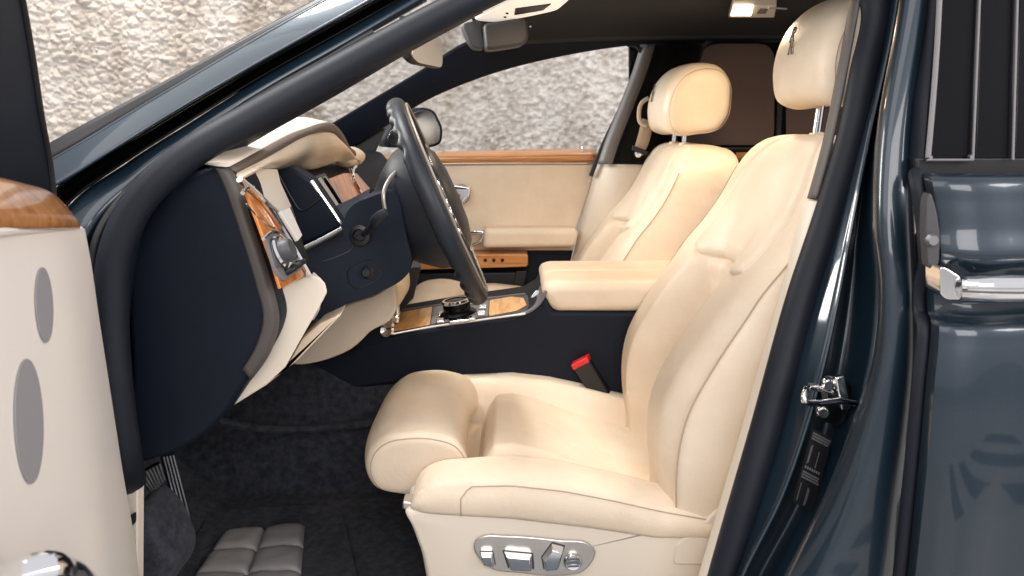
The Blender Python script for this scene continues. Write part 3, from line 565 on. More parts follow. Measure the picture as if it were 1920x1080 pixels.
tube('rim_inlay', [WC + .1805 * (math.cos(a) * WU + math.sin(a) * SD) + WN * .0185 for a in ang[::4]], .0022, mat('rim_light_strip', (.28, .24, .20), .4), sw, 200, 8, closed=True)
lathe('hub_back', [(.0001, -.10), (.060, -.098), (.085, -.075), (.112, -.040), (.118, -.018), (.108, -.006)], WC, WN, NAVYL, sw, 48)
lathe('airbag_cover', [(.104, -.008), (.108, .004), (.102, .018), (.085, .030), (.05, .037), (.0001, .039)], WC, WN, NAVYL, sw, 48)
lathe('hub_ring', [(.100, .020), (.104, .021), (.104, .015), (.100, .014)], WC, WN, CHROME, sw, 60, cap=False)
for a0 in (90, -90, 180):
    c_, s_ = math.cos(R(a0)), math.sin(R(a0)); d_ = c_ * WU + s_ * SD; t_ = np.cross(WN, d_)
    pts = [(.09, .035), (.13, .020), (.178, .022)]
    rows = [[WC + d_ * r_ + t_ * w_ * k + WN * (.006 + (0.004 if abs(k) < .5 else 0)) for r_, w_ in pts] for k in (-1, -.3, .3, 1)]
    sp_ = patch('spoke', rows, NAVYL, sw, 14, 12, solid=.012)
    tube('spoke_trim', [WC + d_ * r_ + t_ * w_ + WN * .012 for r_, w_ in pts], .003, CHROME, sw, 14, 8)
for k in (0, 2, 3, 5):
    a = R(90 + (k - 3) * 14); p = WC + .086 * (-math.sin(R(-90)) * 0 * WU) + (-.112 * SD) + WU * (k - 3) * .017 + WN * .018
    box('wheel_button', p, (.006, .012, .011), CHROME, sw, Matrix.Rotation(-math.atan2(WN[2], WN[0]), 3, 'Y'), .002)
# ------------------------------------------------------------------ centre console
cs = node('centre_console', (0, 0, .35), car)
top_px = [(662, 652), (690, 637), (716, 630), (780, 619), (850, 607), (920, 597), (985, 588), (1012, 572), (1024, 552), (1038, 584), (1120, 584), (1300, 584)]
side = [at(x, y, -.17) for x, y in top_px + [(1300, 800), (1150, 770), (1000, 736), (830, 712), (725, 724), (659, 734), (572, 741), (550, 727), (530, 702), (547, 679)]]
plate('console_body', side, (0, .28, 0), NAVY, cs, .010)
plate('console_front', fillet([at(x, y, -.172) for x, y in ((664, 654), (674, 636), (690, 622), (716, 607), (722, 626), (732, 634), (700, 646))], .006), (0, .2, 0), NAVY, cs, .004)
N1 = at(735, 627, -.17); N2 = at(985, 589, -.17); CNn = np.cross(N2 - N1, V((0, 1, 0))); CNn = CNn / np.linalg.norm(CNn); CNn = CNn if CNn[2] > 0 else -CNn
def ctop(x, y, off=0.0): return onp(x, y, N1 + CNn * (.002 + off), CNn)
def cplate(name, pts, off, th, m, rnd=.0, bevel=.001):
    P = [ctop(x, y, off) for x, y in pts]
    return plate(name, fillet(P, rnd) if rnd else P, CNn * th, m, cs, bevel)
cplate('console_bezel', [(722, 627), (800, 613), (985, 586), (1000, 566), (985, 552), (900, 560), (742, 584)], .000, .003, GREYD, .008)
cplate('wood_inlay', [(736, 622), (806, 609.5), (811, 576), (746, 588)], .003, .002, WOODC)
cplate('wood_inlay', [(917, 593), (970, 583), (988, 573), (982, 560), (960, 557), (918, 564)], .003, .002, WOODC, .006)
cplate('controller_plate', [(808, 609), (916, 594), (917, 565), (813, 577)], .003, .003, GREYP, .004)
kc = ctop(859, 589, .006)
lathe('controller_knob', [(.040, 0), (.042, .004), (.036, .008), (.030, .010), (.031, .026), (.028, .032), (.0001, .034)], kc, CNn, GLOSSB, cs, 40)
lathe('controller_ring', [(.0315, .027), (.033, .030), (.030, .034), (.025, .034)], kc, CNn, CHROME, cs, 40, cap=False)
for x, y, a, b in ((826, 604, 16, 6), (828, 592, 12, 7), (838, 581, 14, 5), (903, 590, 16, 7), (906, 578, 14, 6), (890, 570, 14, 5), (862, 603, 40, 5), (886, 599, 12, 5)):
    P = [ctop(x + sx * a / 2, y + sy * b / 2 - sx * a * .07, .006) for sx, sy in ((-1, -1), (1, -1), (1, 1), (-1, 1))]
    plate('control_button', P, CNn * .006, CHROME, cs, .002)
tube('console_edge', [ctop(722, 629, .004), ctop(800, 614.5, .004), ctop(900, 600, .004), ctop(985, 588, .004)], .0025, SATIN, cs, 20, 8)
tube('console_edge', [ctop(742, 583, .004), ctop(815, 573, .004), ctop(900, 561, .004), ctop(985, 551, .004)], .0025, GREYP, cs, 20, 8)
# grey swan-neck end with a rocker, then the armrest
nk = [[at(x, y, Y) for x, y, Y in r_] for r_ in ([(966, 592, -.173), (996, 582, -.173), (1014, 566, -.173), (1024, 545, -.173)], [(968, 578, -.05), (992, 571, -.05), (1006, 556, -.05), (1016, 538, -.05)], [(950, 562, .09), (975, 555, .09), (996, 543, .09), (1010, 530, .09)])]
neck = patch('armrest_bracket', nk, GREYP, cs, 20, 14, solid=.006)
plate('rocker_switch', fillet([at(993, 559, -.062), at(1004, 545, -.055), at(1013, 547, -.06), at(1002, 562, -.07)], .003), (.002, -.004, .003), CHROME, cs, .001)
ar = [at(x, y, -.16) for x, y in ((1015, 545), (1020, 532), (1036, 526), (1330, 524), (1330, 584), (1042, 584), (1027, 572))]
puff('armrest', fillet([(p[0], p[2]) for p in ar], .018), -.175, -.035, .024, LEATHER, cs)
puff('armrest', fillet([(p[0] + .002, p[2] - .004) for p in ar], .018), -.031, .11, .024, LEATHER, cs)
# chrome column and vent foot at the console front
tube('chrome_column', rail([(738, 540, -.19), (741, 566, -.19), (745, 586, -.19), (740, 600, -.19)]), .006, CHROME, cs, 20, 10)
for x, y, r_ in ((728, 604, .012), (738, 598, .010), (726, 620, .013)):
    lathe('vent_ring', [(r_, .004), (r_ + .003, 0), (r_, -.006), (r_ - .004, -.003), (.0001, -.001)], at(x, y, -.192), (.3, 1, -.2), CHROME, cs, 24)
plate('centre_stack', [at(x, y, -.10) for x, y in ((735, 500), (790, 500), (775, 560), (745, 590), (738, 560))], (-.03, .22, 0), BLACK, dash_, .004)
tube('stack_trim', rail([(748, 515, -.11), (751, 530, -.11), (752, 545, -.11)]), .0045, CHROME, dash_, 8, 8)
bk = node('belt_buckle', at(1125, 745, -.155), car)
bz = [(1072, 687), (1102, 672), (1146, 745), (1112, 748)]
bo = [at(x, y, -.20) for x, y in bz]
plate('buckle_case', fillet(bo, .006), (.006, .026, 0), BLACK, bk, .003)
plate('release_button', fillet([at(x, y, -.201) for x, y in ((1070, 685), (1101, 669), (1106, 679), (1075, 695))], .003), (.006, .024, .001), RED, bk, .002)
patch('buckle_strap', [rail([(1118, 738, -.19), (1150, 820, -.19)]), rail([(1146, 738, -.19), (1180, 820, -.19)])], WEB if False else BLACK, bk, 6, 4, solid=.004)

# ------------------------------------------------------------------ footwell
fw = node('footwell', (-.5, -.42, .3), car)
patch('floor_carpet', [[(-.62, y, .325), (-.2, y, .315), (.3, y, .315), (1.2, y, .315)] for y in (-.78, -.45, -.13)], CARPET, fw, 40, 14, solid=.006)
patch('toe_board', [[(-.60, -.78, .325), (-.60, -.45, .325), (-.60, -.13, .33)], [(-.72, -.78, .40), (-.73, -.45, .40), (-.70, -.13, .40)], [(-.84, -.78, .56), (-.86, -.45, .56), (-.78, -.13, .56)], [(-.84, -.78, .80), (-.86, -.45, .80), (-.80, -.13, .80)]], CARPET, fw, 30, 30, solid=.006)
patch('tunnel_side', [[(-.95, -.16, .78), (-.6, -.155, .74), (-.3, -.152, .66), (.2, -.150, .60), (.6, -.15, .6)], [(-.95, -.20, .56), (-.6, -.19, .54), (-.3, -.17, .50), (.2, -.155, .48), (.6, -.155, .48)], [(-.95, -.24, .33), (-.6, -.22, .31), (-.3, -.19, .31), (.2, -.17, .31), (.6, -.17, .31)]], CARPET, fw, 40, 20, solid=.006)
tube('carpet_fold', rail([(398, 785, -.30), (450, 798, -.28), (540, 806, -.24), (640, 800, -.21), (720, 790, -.2)]), .008, CARPET, fw, 40, 8)
puff('foot_rest', cr([tuple(at(x, y, -.66)[[0, 2]]) for x, y in ((256, 950), (280, 938), (310, 962), (332, 1000), (345, 1040), (330, 1080), (256, 1080))], 50, True), -.70, -.60, .02, CARPET, fw)
def pedal(name, quad, Y, ribs):
    nd_ = node(name, at(*quad[3], Y), car)
    q = [at(x, y, Y) for x, y in quad]; n_ = np.cross(q[1] - q[0], q[3] - q[0]); n_ /= np.linalg.norm(n_); n_ = n_ if n_[1] < 0 else -n_
    n_ = (n_ + V((.9, 0, .2))); n_ /= np.linalg.norm(n_)
    plate('pedal_pad', fillet(q, .006), -n_ * .012, BLACK, nd_, .003)
    for k in range(ribs):
        s = (k + .5) / ribs; a = q[0] + (q[1] - q[0]) * s; b = q[3] + (q[2] - q[3]) * s
        tube('rib', [a * .96 + b * .04 + n_ * .001, (a + b) / 2 + n_ * .001, b * .96 + a * .04 + n_ * .001], .0022, STEEL, nd_, 6, 6)
pedal('brake_pedal', ((258, 890), (302, 866), (312, 900), (286, 928)), -.52, 7)
pedal('accelerator_pedal', ((302, 850), (326, 846), (366, 1000), (344, 1014)), -.44, 4)
# loose floor mat with a quilted leather pad
fm = node('floor_mat', (-.40, -.45, .33)); fm['label'] = 'black carpet floor mat with quilted grey leather pad below the pedals'; fm['category'] = 'floor mat'
mp_ = [onz(x, y, .326) for x, y in ((395, 965), (575, 955), (640, 960), (720, 1300), (270, 1300), (330, 1080))]
plate('mat_carpet', fillet(mp_, .03), (0, 0, .012), CARPET, fm, .004)
qa, qb, qc, qd = onz(422, 1000, .339), onz(572, 986, .339), onz(560, 1130, .339), onz(330, 1130, .339)
q_n = 3
for i in range(2):
    for j in range(q_n):
        g = []
        n_ = 18
        for a in np.linspace(0, 1, n_):
            for b in np.linspace(0, 1, n_):
                s = (i + a) / 2; t = (j + b) / q_n
                p = (qa * (1-s) + qb * s) * (1-t) + (qd * (1-s) + qc * s) * t
                h = .016 * ((1 - (2*a-1)**4) * (1 - (2*b-1)**4)) ** .45 + .002 * noise.noise(Vector(p * 40))
                g.append(p + V((0, 0, h)))
        mk('quilt_tile', g, gridfaces(n_, n_), GREYL, fm, angle=0)

# ------------------------------------------------------------------ seats
def embroid(name, M_, size, parent):
    vs, fs = [], []
    for dx, dy in ((-.10, .30), (.08, -.24)):
        cu = bpy.data.curves.new('glyph', 'FONT'); cu.body = 'R'; cu.size = 1.0; cu.align_x = 'CENTER'; cu.align_y = 'CENTER'; cu.extrude = .01; cu.resolution_u = 3
        ob = bpy.data.objects.new('glyph', cu); col.objects.link(ob)
        me = bpy.data.meshes.new_from_object(ob.evaluated_get(bpy.context.evaluated_depsgraph_get()))
        k = len(vs)
        for v in me.vertices: vs.append(M_(np.array(((v.co.x + dx) * size, (v.co.y + dy) * size, v.co.z * .08 + .0012))))
        fs += [[k + q for q in p.vertices] for p in me.polygons]
        bpy.data.objects.remove(ob); bpy.data.curves.remove(cu); bpy.data.meshes.remove(me)
    return mk(name, vs, fs, mat('emblem_thread', (.14, .12, .10), .7), parent, smooth=False)

def make_seat(name, yc, sgn, dx, driver):
    st = node(name, (.05 + dx, yc, .32), car)
    dz = 0.0 if driver else -.036
    T = lambda x, t, z: (x + dx, yc + sgn * t, z + dz)
    T0 = T; bw = 1.0 if driver else 1.10; dzc = 0.0 if driver else .062
    T = lambda x, t, z: T0(x, t * bw, z)
    # ---------- backrest
    Zs = np.concatenate([np.linspace(.475, .98, 150), .98 + .118 * np.sin(np.linspace(0, math.pi/2, 46))[1:]])
    czx = cr(np.stack([(.262, .278, .318, .350, .377, .393, .399, .418, .443, .468, .496), (.47, .50, .60, .68, .75, .82, .868, .92, .98, 1.04, 1.10)], 1), 300)
    ezx = cr(np.stack([(.246, .240, .235, .230, .236, .268, .308, .342, .370, .394, .414, .443, .468, .496), (.47, .50, .53, .62, .684, .743, .807, .850, .880, .908, .935, .98, 1.04, 1.10)], 1), 400)
    Xc = np.interp(Zs, czx[:, 1], czx[:, 0]); Xe = np.interp(Zs, ezx[:, 1], ezx[:, 0])
    wz = np.interp(Zs, (.47, .52, .60, .75, .85, .92, .98, 1.10), (.240, .246, .250, .255, .254, .250, .246, .240))
    bz_ = np.maximum(0, Xc - Xe)
    # smooth them
    ker = np.ones(37) / 37
    sm = lambda a: np.convolve(np.pad(a, 18, mode='edge'), ker, mode='valid')
    wz, bz_ = sm(wz), sm(bz_)
    M = 150; U = np.linspace(-1, 1, M); U = np.sign(U) * np.abs(U) ** .92
    seams = [[(.052, .47), (.054, .60), (.058, .72), (.072, .82), (.090, .866)], [(-.052, .47), (-.054, .60), (-.058, .72), (-.072, .82), (-.090, .866)],
             [tuple(p) for p in cr([(-.158, .90), (-.150, .879), (-.125, .869), (0, .866), (.125, .869), (.150, .879), (.158, .90)], 40)],
             [(.158, .90), (.165, .96), (.160, 1.02), (.135, 1.075), (.12, 1.10)], [(-.158, .90), (-.165, .96), (-.160, 1.02), (-.135, 1.075), (-.12, 1.10)],
             [tuple(p) for p in cr([(.245, .71), (.21, .665), (.175, .625), (.13, .595), (.09, .58)], 12)], [tuple(p) for p in cr([(-.245, .71), (-.21, .665), (-.175, .625), (-.13, .595), (-.09, .58)], 12)]]
    soft = seams[5:7]; seams = seams[:5] + seams[7:]
    rings = []
    for z, x0, wd, b in zip(Zs, Xc, wz, bz_):
        e = 1.0
        if z > .98: e = max(.0, 1 - ((z - .98) / .1185) ** 3.0) ** (1/3.0)
        t = U * wd; a = np.abs(U)
        bol = b * (ss(.20, .47, a) * (1 - .16 * ss(.72, .98, a) ** 1.5))
        ins = .004 * (1 - (np.clip(np.abs(t) / .05, 0, 1)) ** 2) * (z < .9)
        sh = .004 * ss(.866, .884, z) * (1 - ss(.150, .166, np.abs(t)))
        d = np.min([polydist(t, np.full(M, z), s_) for s_ in seams], axis=0)
        d2 = np.min([polydist(t, np.full(M, z), s_) for s_ in soft], axis=0)
        d3 = np.min([polydist(t, np.full(M, z), s_) for s_ in seams[2:5]], axis=0)
        gr = .0035 * np.exp(-(d3 / .0045) ** 2) + .0030 * np.exp(-(d3 / .011) ** 2) + .0010 * np.exp(-(d2 / .004) ** 2) + .0040 * np.exp(-(d / .0040) ** 2) + .0022 * np.exp(-(d / .010) ** 2)
        fx = x0 - bol - ins - sh + gr + .010 * a ** 8
        th = .125 + .035 * ss(.75, .95, z)
        fl = []                          # flank and back, rounded
        k = 16
        back = x0 + th
        pts = [(fx[i], t[i]) for i in range(M)]
        xe, te = fx[-1], t[-1]
        for q in np.linspace(0, 1, k)[1:-1]: pts.append((xe + (back - xe) * q, te + .010 * math.sin(q * math.pi) ** .7))
        for q in np.linspace(1, -1, 24): pts.append((back + .022 * (1 - q ** 4), te * q))
        for q in np.linspace(1, 0, k)[1:-1]: pts.append((fx[0] + (back - fx[0]) * q, t[0] - .010 * math.sin(q * math.pi) ** .7))
        xm = x0 + .05
        rings.append([T(xm + (x - xm) * (e * .9 + .1 if z < 1.09 else e), tt * (e ** .62), z) for x, tt in pts])
    br = loft('backrest', rings, LEATHER, st, angle=70)
    # piping along the outer edges of the backrest
    for i in (0, M - 1):
        tube('piping', [V(r_[i]) + V((-.0008, sgn * (-.0006 if i == 0 else .0006), 0)) for r_ in rings[6:165:6]], .0013, THREAD, st, 80, 6)
    T = lambda x, t, z: T0(x, t, z + dzc)
    # ---------- cushion
    xs = np.concatenate([-.158 + .05 * (1 - np.cos(np.linspace(0, math.pi/2, 24))), np.linspace(-.108, .352, 110)[1:]])
    tt = np.linspace(-1, 1, 131)
    rings = []
    for x in xs:
        e = 1.0 if x > -.108 else max(0, 1 - ((-.108 - x) / .0502) ** 2.2) ** (1/2.2)
        zb = np.interp(x, (-.17, 0, .12, .22, .335), (.534, .523, .508, .492, .490)) - .008
        crest = np.interp(x, (-.17, -.10, .0, .08, .16, .25, .335), (.568, .581, .586, .577, .559, .535, .515))
        padz = np.interp(x, (-.085, -.065, -.048, -.03, .0, .05, .10, .18, .28, .335), (.450, .490, .548, .575, .578, .566, .546, .518, .496, .489))
        hw = .252
        t = tt * hw; a = np.abs(t)
        pad = padz - .050 * ss(.118, .155, a) - .003 * (a / .14) ** 2
        bol = crest - (crest - padz + .034) * (1 - ss(.130, .190, a)) - (crest - zb) * .16 * np.clip((a - .205) / .047, 0, 1) ** 2.0
        z = np.maximum(pad, bol); k_ = .012; z = z + np.log1p(np.exp(-np.abs(pad - bol) / k_)) * k_ * .6 * (a < .19)
        d = np.abs(a - .158); z = z - .004 * np.exp(-(d / .006) ** 2)
        z = zb + (z - zb) * (e * .92 + .08)
        pts = [(t[i] * (.94 + .06 * e), z[i]) for i in range(len(t))]
        ze = z[-1]
        for q in np.linspace(0, 1, 10)[1:]: pts.append((hw * (.94 + .06 * e) + .009 * math.sin(q * math.pi * .8), ze + (zb - ze) * q))
        for q in np.linspace(1, -1, 12)[1:-1]: pts.append((hw * q * .96, zb - .02))
        for q in np.linspace(1, 0, 10)[:-1]: pts.append((-hw * (.94 + .06 * e) - .009 * math.sin(q * math.pi * .8), z[0] + (zb - z[0]) * q))
        rings.append([T(x, b_, c_) for b_, c_ in pts])
    cu = loft('cushion', rings, LEATHER, st, angle=70)
    NR = len(rings[0]); fl1 = NR - 5
    near = [V(r_[NR - 7]) for r_ in rings]
    path = [V(rings[i][0]) * .0 + V(rings[i][NR - 1]) + V((0, -sgn * .0006, 0)) for i in range(34, len(rings) - 3, 4)]
    tube('piping', path, .0010, THREAD, st, 60, 6)
    idx = [NR - 1 - k for k in range(0, 9)]
    vpath = [V(rings[(34, 32, 31, 30, 30, 30, 30, 30, 30)[k]][idx[k]]) + V((0, -sgn * .0008, 0)) for k in range(9)]
    tube('piping', [path[0]] + vpath, .0010, THREAD, st, 30, 6)
    # ---------- thigh support in front of the cushion
    tp = [(-.257, .555), (-.250, .585), (-.228, .607), (-.190, .616), (-.140, .614), (-.104, .600), (-.086, .570), (-.086, .530), (-.130, .512), (-.200, .508), (-.244, .522)]
    puffed = lambda x, y, z: T(x + .016 * (abs(y) / .165) ** 4, y, z - .005 * (abs(y) / .165) ** 4)
    th_ = puff('thigh_support', cr(tp, 90, True), -.168, .168, .018, LEATHER, st, k=12, ny=20, fn=puffed, p=2.3, angle=70)
    to_ = cr(tp, 90, True); tc_ = (to_.max(0) + to_.min(0)) / 2; th2 = (to_.max(0) - to_.min(0)) / 2
    ring_ = [tc_ + (p - tc_) * (1 - .007 / th2) for p in to_]
    for e_ in (-1, 1):
        tube('piping', [V(puffed(p[0], e_ * .1652, p[1])) for p in ring_[::3]], .0011, THREAD, st, 120, 6, closed=True)
    T = T0
    # ---------- headrest and posts
    hz = .014 if driver else -.010
    ho = [(x_ + (.046 if driver else .010), z_) for x_, z_ in ((.452, 1.150 + hz), (.440, 1.190 + hz), (.443, 1.235 + hz), (.460, 1.278 + hz), (.492, 1.312 + hz), (.540, 1.327 + hz), (.585, 1.320 + hz), (.612, 1.290 + hz), (.618, 1.240 + hz), (.610, 1.185 + hz), (.585, 1.152 + hz), (.530, 1.140 + hz), (.480, 1.137 + hz))]
    hf = lambda x, y, z: T(x + .016 * (abs(y) / .14) ** 2.2, y, z - .012 * (abs(y) / .14) ** 3)
    hr = puff('headrest', cr(ho, 100, True), -.140, .140, .042, LEATHER, st, k=12, ny=26, fn=hf, p=2.4, angle=70)
    ho_c = cr(ho, 100, True); hcen = ho_c.mean(0)
    for s_ in (-1, 1):
        tube('piping', [hf(*(lambda q: (q[0], s_ * .1345, q[1]))(hcen + (p - hcen) * .895)) for p in ho_c[::4]], .0007, THREAD, st, 100, 6, closed=True)
    fx_ = lambda z: np.interp(z, ho_c[:32, 1], ho_c[:32, 0]) if False else min(p[0] for p in ho_c if abs(p[1] - z) < .012)
    def EM(v):
        z = 1.245 + hz + v[1]; t = sgn * v[0] * -1.0
        return V(hf(fx_(z) - .0005 - v[2], t, z))
    embroid('emblem', EM, .040, st)
    for s_ in (-1, 1):
        tube('headrest_post', [T(.575 if driver else .535, s_ * .065, 1.18 + hz), T(.563 if driver else .528, s_ * .065, 1.06)], .0075, CHROME, st, 6, 14)
        lathe('post_collar', [(.0001, .008), (.012, .008), (.014, .004), (.014, 0)], T(.567 if driver else .530, s_ * .065, 1.094), (-.1, 0, 1), LEATHER, st, 18)
    # ---------- base with side cover
    yo = -.262
    if driver:
        A = lambda x, y, Y=-.648: at(x, y, Y)
        cov = [(754, 958), (784, 950), (806, 938), (900, 930), (1000, 936), (1120, 944), (1232, 978), (1290, 976), (1345, 958), (1350, 1010), (1352, 1085), (1350, 1200), (1330, 1260), (830, 1260), (806, 1130), (790, 1040), (770, 985)]
        sc_ = [A(x, y) for x, y in cov]
        bc = puff('side_cover', fillet([(p[0], p[2]) for p in sc_], .010, 4), -.6495, -.56, .012, TRIM, st, k=6, ny=3)
        if False: tube('cover_groove', [A(780, 986, -.6475), A(860, 990, -.6480), A(1000, 998, -.6480), A(1140, 1014, -.6480), A(1240, 1030, -.6480)], .004, TRIM, bc, 40, 6)
        spp = [(892, 1010), (905, 1003), (950, 1002), (1050, 1010), (1105, 1018), (1116, 1030), (1110, 1050), (1090, 1070), (1060, 1076), (980, 1072), (915, 1060), (898, 1044), (889, 1028)]
        pl_ = plate('switch_panel', cr([A(x, y, -.650) for x, y in spp], 60, True), (0, -.005, 0), SATIN, st, .002)
        ys_ = -.6555
        def switch(pts, d_, nm='seat_switch'):
            P = [A(x, y, ys_) for x, y in pts]; c_ = np.mean(P, axis=0); n = len(P)
            Q = [c_ + (p - c_) * .80 + V((0, -d_, .001)) for p in P]
            mk(nm, P + Q, [tuple(range(n, 2*n))] + [(i, (i+1) % n, n + (i+1) % n, n + i) for i in range(n)], CHROME, st, bevel=.0012, angle=30)
            o_ = fillet([c_ + (p - c_) * 1.08 + V((0, .0005, 0)) for p in P], .002)
            plate('switch_surround', o_, (0, -.0008, 0), GREYD, st, 0)
        switch([(900, 1034), (924, 1034), (929, 1058), (906, 1055)], .013)
        switch([(944, 1033), (998, 1038), (1000, 1066), (954, 1064)], .014)
        switch([(1016, 1044), (1035, 1018), (1058, 1024), (1046, 1064), (1020, 1066)], .015)
        sc0 = A(1074, 1051, ys_)
        lathe('seat_switch', [(.0145, 0), (.0145, -.004), (.012, -.007), (.0001, -.006)], sc0, (0, 1, 0), CHROME, st, 30)
        for k in range(3): tube('switch_mark', [sc0 + V((-.009, -.0072, -.006 + k*.006)), sc0 + V((.009, -.0072, -.005 + k*.006))], .0011, GREYD, st, 4, 6)
        # hinge cover where back meets base
        plate('recliner_cover', fillet([A(x, y, -.653) for x, y in ((1268, 1020), (1324, 976), (1348, 952), (1356, 962), (1352, 1060), (1262, 1060))], .008), (0, .03, 0), TRIM, st, .008)
        box('frame_bracket', A(770, 940, -.625), (.022, .03, .012), SATIN, st, None, .003)
    box('seat_frame', V(T(.07, 0, .40)), (.40, .42, .16), BLACK, st, None, .02)
    return st
make_seat('driver_seat', -.395, 1, 0.0, True)
make_seat('passenger_seat', .395, -1, -.058, False)
# belt of the passenger seat
sb = node('seat_belt', at(1200, 230, .62), car)
patch('webbing', [rail([(1204, 222, .585), (1194, 262, .585), (1182, 300, .60), (1172, 330, .63), (1160, 370, .66)]), rail([(1226, 228, .575), (1217, 266, .575), (1202, 300, .595), (1190, 330, .625), (1176, 370, .66)])], WEB, sb, 20, 4, solid=.002)
tube('belt_guide', rail([(1216, 184, .56), (1204, 192, .56), (1198, 212, .56), (1201, 230, .56), (1212, 236, .56)]), .0065, LEATHER, sb, 24, 10)
plate('belt_tongue', [at(x, y, .57) for x, y in ((1186, 272), (1216, 284), (1212, 292), (1184, 282))], (0, -.006, 0), BLACK, sb, .002)
lathe('belt_bolt', [(.0001, -.008), (.010, -.007), (.013, 0)], at(1196, 289, .575), (0, 1, 0), CHROME, sb, 16)

# ------------------------------------------------------------------ open driver door (left edge)
dd = node('driver_door', (-.52, -.80, .4), car, 'open driver door with pale cream panel and wood capping')
TH = R(72); DD = V((math.cos(TH), -math.sin(TH), 0)); DN = V((math.sin(TH), math.cos(TH), 0)); DH = V((-.495, -.865, 0))
def dor(px, py, off=0.0): return onp(px, py, DH + DN * off, DN)
def dp3(t, z, off=0.0): return DH + DD * t + DN * off + V((0, 0, z))
edge = [dor(x, y) for x, y in ((150, 428), (160, 480), (178, 600), (200, 740), (222, 880), (243, 1000), (256, 1100), (262, 1250))]
mA = [dor(0, y, .006) for y in (433, 490, 620, 770, 920, 1050, 1160, 1320)]; far_ = [p + DD * .45 + V((0, 0, .01)) for p in mA]
m1 = [e_ * .94 + f_ * .06 + DN * .009 for e_, f_ in zip(edge, mA)]
m0 = [e_ - DN * .05 for e_ in edge]
m2 = mA
patch('door_panel', [m0, [e_ + DD * -.004 for e_ in edge], [e_ + DN * .003 + DD * .001 for e_ in edge], [e_ + DN * .006 + DD * .006 for e_ in edge], [e_ * .5 + f_ * .5 + DN * .003 for e_, f_ in zip(edge, mA)], m2, far_], PALE, dd, 60, 30, lin=True, angle=60)
topr = [dor(152, 427), dor(100, 429), dor(0, 433)]; topf = dp3(.85, topr[2][2] + .02)
tube('panel_welt', [edge[0] + V((0, 0, -.001)), dor(90, 429.5, .006), dor(0, 434, .012), far_[0]], .0035, PALE, dd, 30, 8)
wc = [dor(x, y, o) for x, y, o in ((150, 424, .0), (138, 412, .003), (118, 388, .0), (70, 364, -.01), (0, 347, -.015))]
wl = [dor(150, 427, .004), dor(120, 427, .008), dor(80, 428, .010), dor(0, 430, .012)]
wtop_far = dp3(.85, wc[-1][2] + .02, -.015)
patch('wood_capping', [[dor(148, 427, .003), dor(110, 428, .010), dor(60, 429, .012), dor(0, 430, .012), dp3(.85, wl[-1][2] + .02, .012)],
                      [dor(143, 416, .006), dor(108, 412, .012), dor(60, 408, .012), dor(0, 402, .012), dp3(.85, wl[-1][2] + .035, .012)],
                      [dor(134, 404, .0), dor(108, 388, .0), dor(62, 376, .0), dor(0, 366, .0), dp3(.85, wl[-1][2] + .05, 0)],
                      [dor(128, 398, -.03), dor(100, 378, -.03), dor(56, 362, -.03), dor(0, 346, -.03), dp3(.85, wl[-1][2] + .055, -.03)]], WOODD, dd, 40, 20, solid=.004)
plate('window_frame', [dor(x, y, -.035) for x, y in ((-70, -160), (20, -160), (40, 0), (56, 90), (76, 220), (92, 310), (99, 372), (60, 366), (-10, 350), (-70, 345))], -DN * .03, NAVY, dd, .006)
top_ = dp3(.33, 1.34, -.05); plate('door_glass', [dor(-60, 340, -.05), dp3(.85, 1.06, -.05), dp3(.80, 1.36, -.06), dor(-60, -120, -.05)], -DN * .004, GLASS, dd, 0)
patch('outer_skin', [[dp3(-.02, z_, -.10 - o_), dp3(.3, z_ + .01, -.105 - o_), dp3(.9, z_ + .02, -.10 - o_)] for z_, o_ in ((.32, .0), (.55, .02), (.80, .02), (.96, .0))], PAINT, dd, 30, 20, solid=.004)
tube('frame_rubber', [dor(x, y, -.034) for x, y in ((34, -40), (42, 0), (58, 90), (78, 220), (94, 310), (102, 380))], .0035, BLACK, dd, 40, 8)
def disc(name, cx, cy, rx, ry, m, o):
    c_ = dor(cx, cy, o); 
    P = [c_ + DD * rx * math.cos(a) + V((0, 0, ry * math.sin(a))) for a in np.linspace(0, 2*math.pi, 48, endpoint=False)]
    plate(name, P, DN * .0012, m, dd, .0004)
disc('speaker_grille', 82, 572, .026, .034, GRILLE, .0064)
disc('speaker_grille', 54, 790, .036, .052, GRILLE, .0064)
tube('pull_handle', [dor(165, 1120, .01), dor(150, 1094, .03), dor(110, 1078, .045), dor(60, 1076, .045), dor(20, 1090, .03), dor(10, 1122, .01)], .013, CHROME, dd, 40, 16)

# ------------------------------------------------------------------ rear door, outside (right edge)
rd = node('rear_door', (.75, -.93, .4), car, 'closed dark blue rear door with chrome handle')
XR = 1.25
prof = [(326, -.925, 1744), (338, -.940, 1745), (380, -.9455, 1752), (430, -.950, 1758), (486, -.956, 1763), (498, -.952, 1763), (520, -.944, 1757), (560, -.940, 1750), (590, -.946, 1752), (612, -.964, 1759), (640, -.968, 1758), (720, -.975, 1750), (800, -.978, 1743), (940, -.978, 1729), (1080, -.972, 1714), (1300, -.960, 1690)]
rows = []
for y, Y, x in prof:
    p = at(x, y, Y); rows.append([p + V((.012, .030, 0)), p + V((.003, .006, 0)), p + V((.012, -.001, 0)), p + V((.10, -.004, 0)), V((XR, Y - .004, p[2]))])
R_ = np.array([cr(r_, 60) for r_ in rows])
patch('door_skin', R_.tolist(), PAINT, rd, 60, 120, solid=.002)
tube('door_edge_rubber', [at(x - 26, y, Y + .03) for y, Y, x in prof], .008, RUBBER, rd, 60, 12)
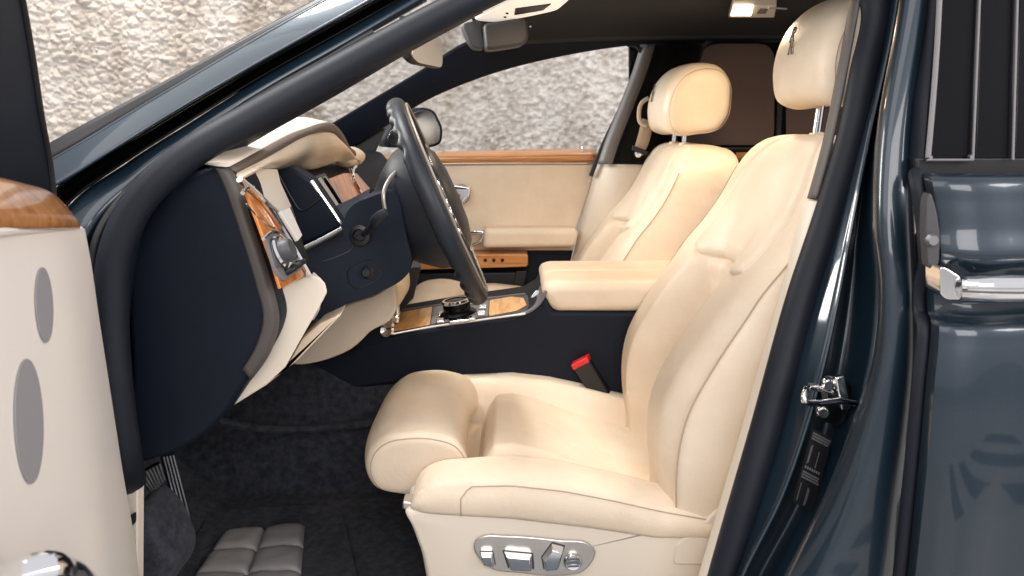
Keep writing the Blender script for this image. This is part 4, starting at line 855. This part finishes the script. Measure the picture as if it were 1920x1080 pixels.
# belt recess and gloss black window panels
plate('belt_recess', [at(x, y, -.885) for x, y in ((1720, 296), (2300, 296), (2300, 345), (1720, 345))], (0, .02, 0), BLACK, rd, .002)
def wpanel(a0, a1, b0, b1, Y):
    return [at(a0, -60, Y + .05), at(a1, -60, Y + .05), at(b1, 299, Y), at(b0, 299, Y)]
pn = [(1763, 1838, 1741, 1823), (1840, 1908, 1828, 1898), (1912, 2300, 1902, 2300)]
for k, (a0, a1, b0, b1) in enumerate(pn):
    plate('pillar_panel', wpanel(a0, a1, b0, b1, -.885), (0, .006, 0), GLOSSB, rd, .002)
    tube('panel_edge', [at(a1 + 1, -60, -.84), at(b1 + 1, 300, -.89)], .0015, GREYP, rd, 8, 8)
tube('panel_edge', [at(1764, -60, -.84), at(1756, 100, -.862), at(1740, 296, -.89)], .003, GREYP, rd, 16, 8)
tube('panel_edge', [at(1738, 300, -.892), at(1824, 300, -.892)], .0015, GREYP, rd, 6, 8)
for x, y in ((1743, 295), (1819, 294)): lathe('panel_screw', [(.0001, -.003), (.002, -.003), (.003, 0)], at(x, y, -.890), (0, 1, 0), STEEL, rd, 12)
frp = [[at(x, y, Y) for x, y, Y in ((1738 + o, -60, -.80 + b), (1726 + o, 60, -.815 + b), (1714 + o, 200, -.85 + b), (1704 + o, 330, -.87 + b))] for o, b in ((-8, .03), (4, 0), (22, -.012), (34, .0))]
patch('window_frame', frp, RUBBER, rd, 30, 16, solid=.004)
plate('buffer_cap', cr([at(x, y, -.962) for x, y in ((1744, 362), (1752, 380), (1760, 420), (1762, 470), (1756, 500), (1746, 505), (1738, 470), (1736, 410), (1739, 375))], 40, True), (.004, .02, 0), GREYD, rd, .003)
lathe('buffer_screw', [(.0001, -.004), (.005, -.004), (.007, 0)], at(1747, 450, -.965), (0, 1, 0), STEEL, rd, 16)
# chrome handle blade
hb = [at(x, y, -.985) for x, y in ((1763, 500), (1775, 503), (1802, 520), (1806, 540), (1803, 562), (1775, 562), (1763, 552))]
plate('handle_end', fillet(hb, .004), (.004, .035, 0), CHROME, rd, .0015)
hrw = []
for y, Y in ((519, -.968), (522, -.985), (530, -.990), (554, -.990), (563, -.984), (566, -.968)):
    p = at(1804, y, Y); hrw.append([p, p + V((.1, 0, 0)), V((XR - .1, Y, p[2]))])
patch('handle_blade', hrw, CHROME, rd, 20, 24, solid=.003)
tube('handle_seam', [at(1806, 546, -.9925), at(1860, 548, -.9925), at(1960, 549, -.9925)], .0012, GREYD, rd, 12, 6)
# sill under the door opening
patch('door_sill', [[at(258, 1240, -.74), at(800, 1240, -.74), at(1330, 1240, -.74)], [(-.6, -.80, .33), (0, -.80, .33), (.35, -.80, .33)], [(-.6, -.92, .33), (0, -.92, .33), (.35, -.92, .33)], [(-.6, -.95, .20), (0, -.95, .20), (.35, -.95, .20)]], PAINT, body, 30, 24, solid=.003)
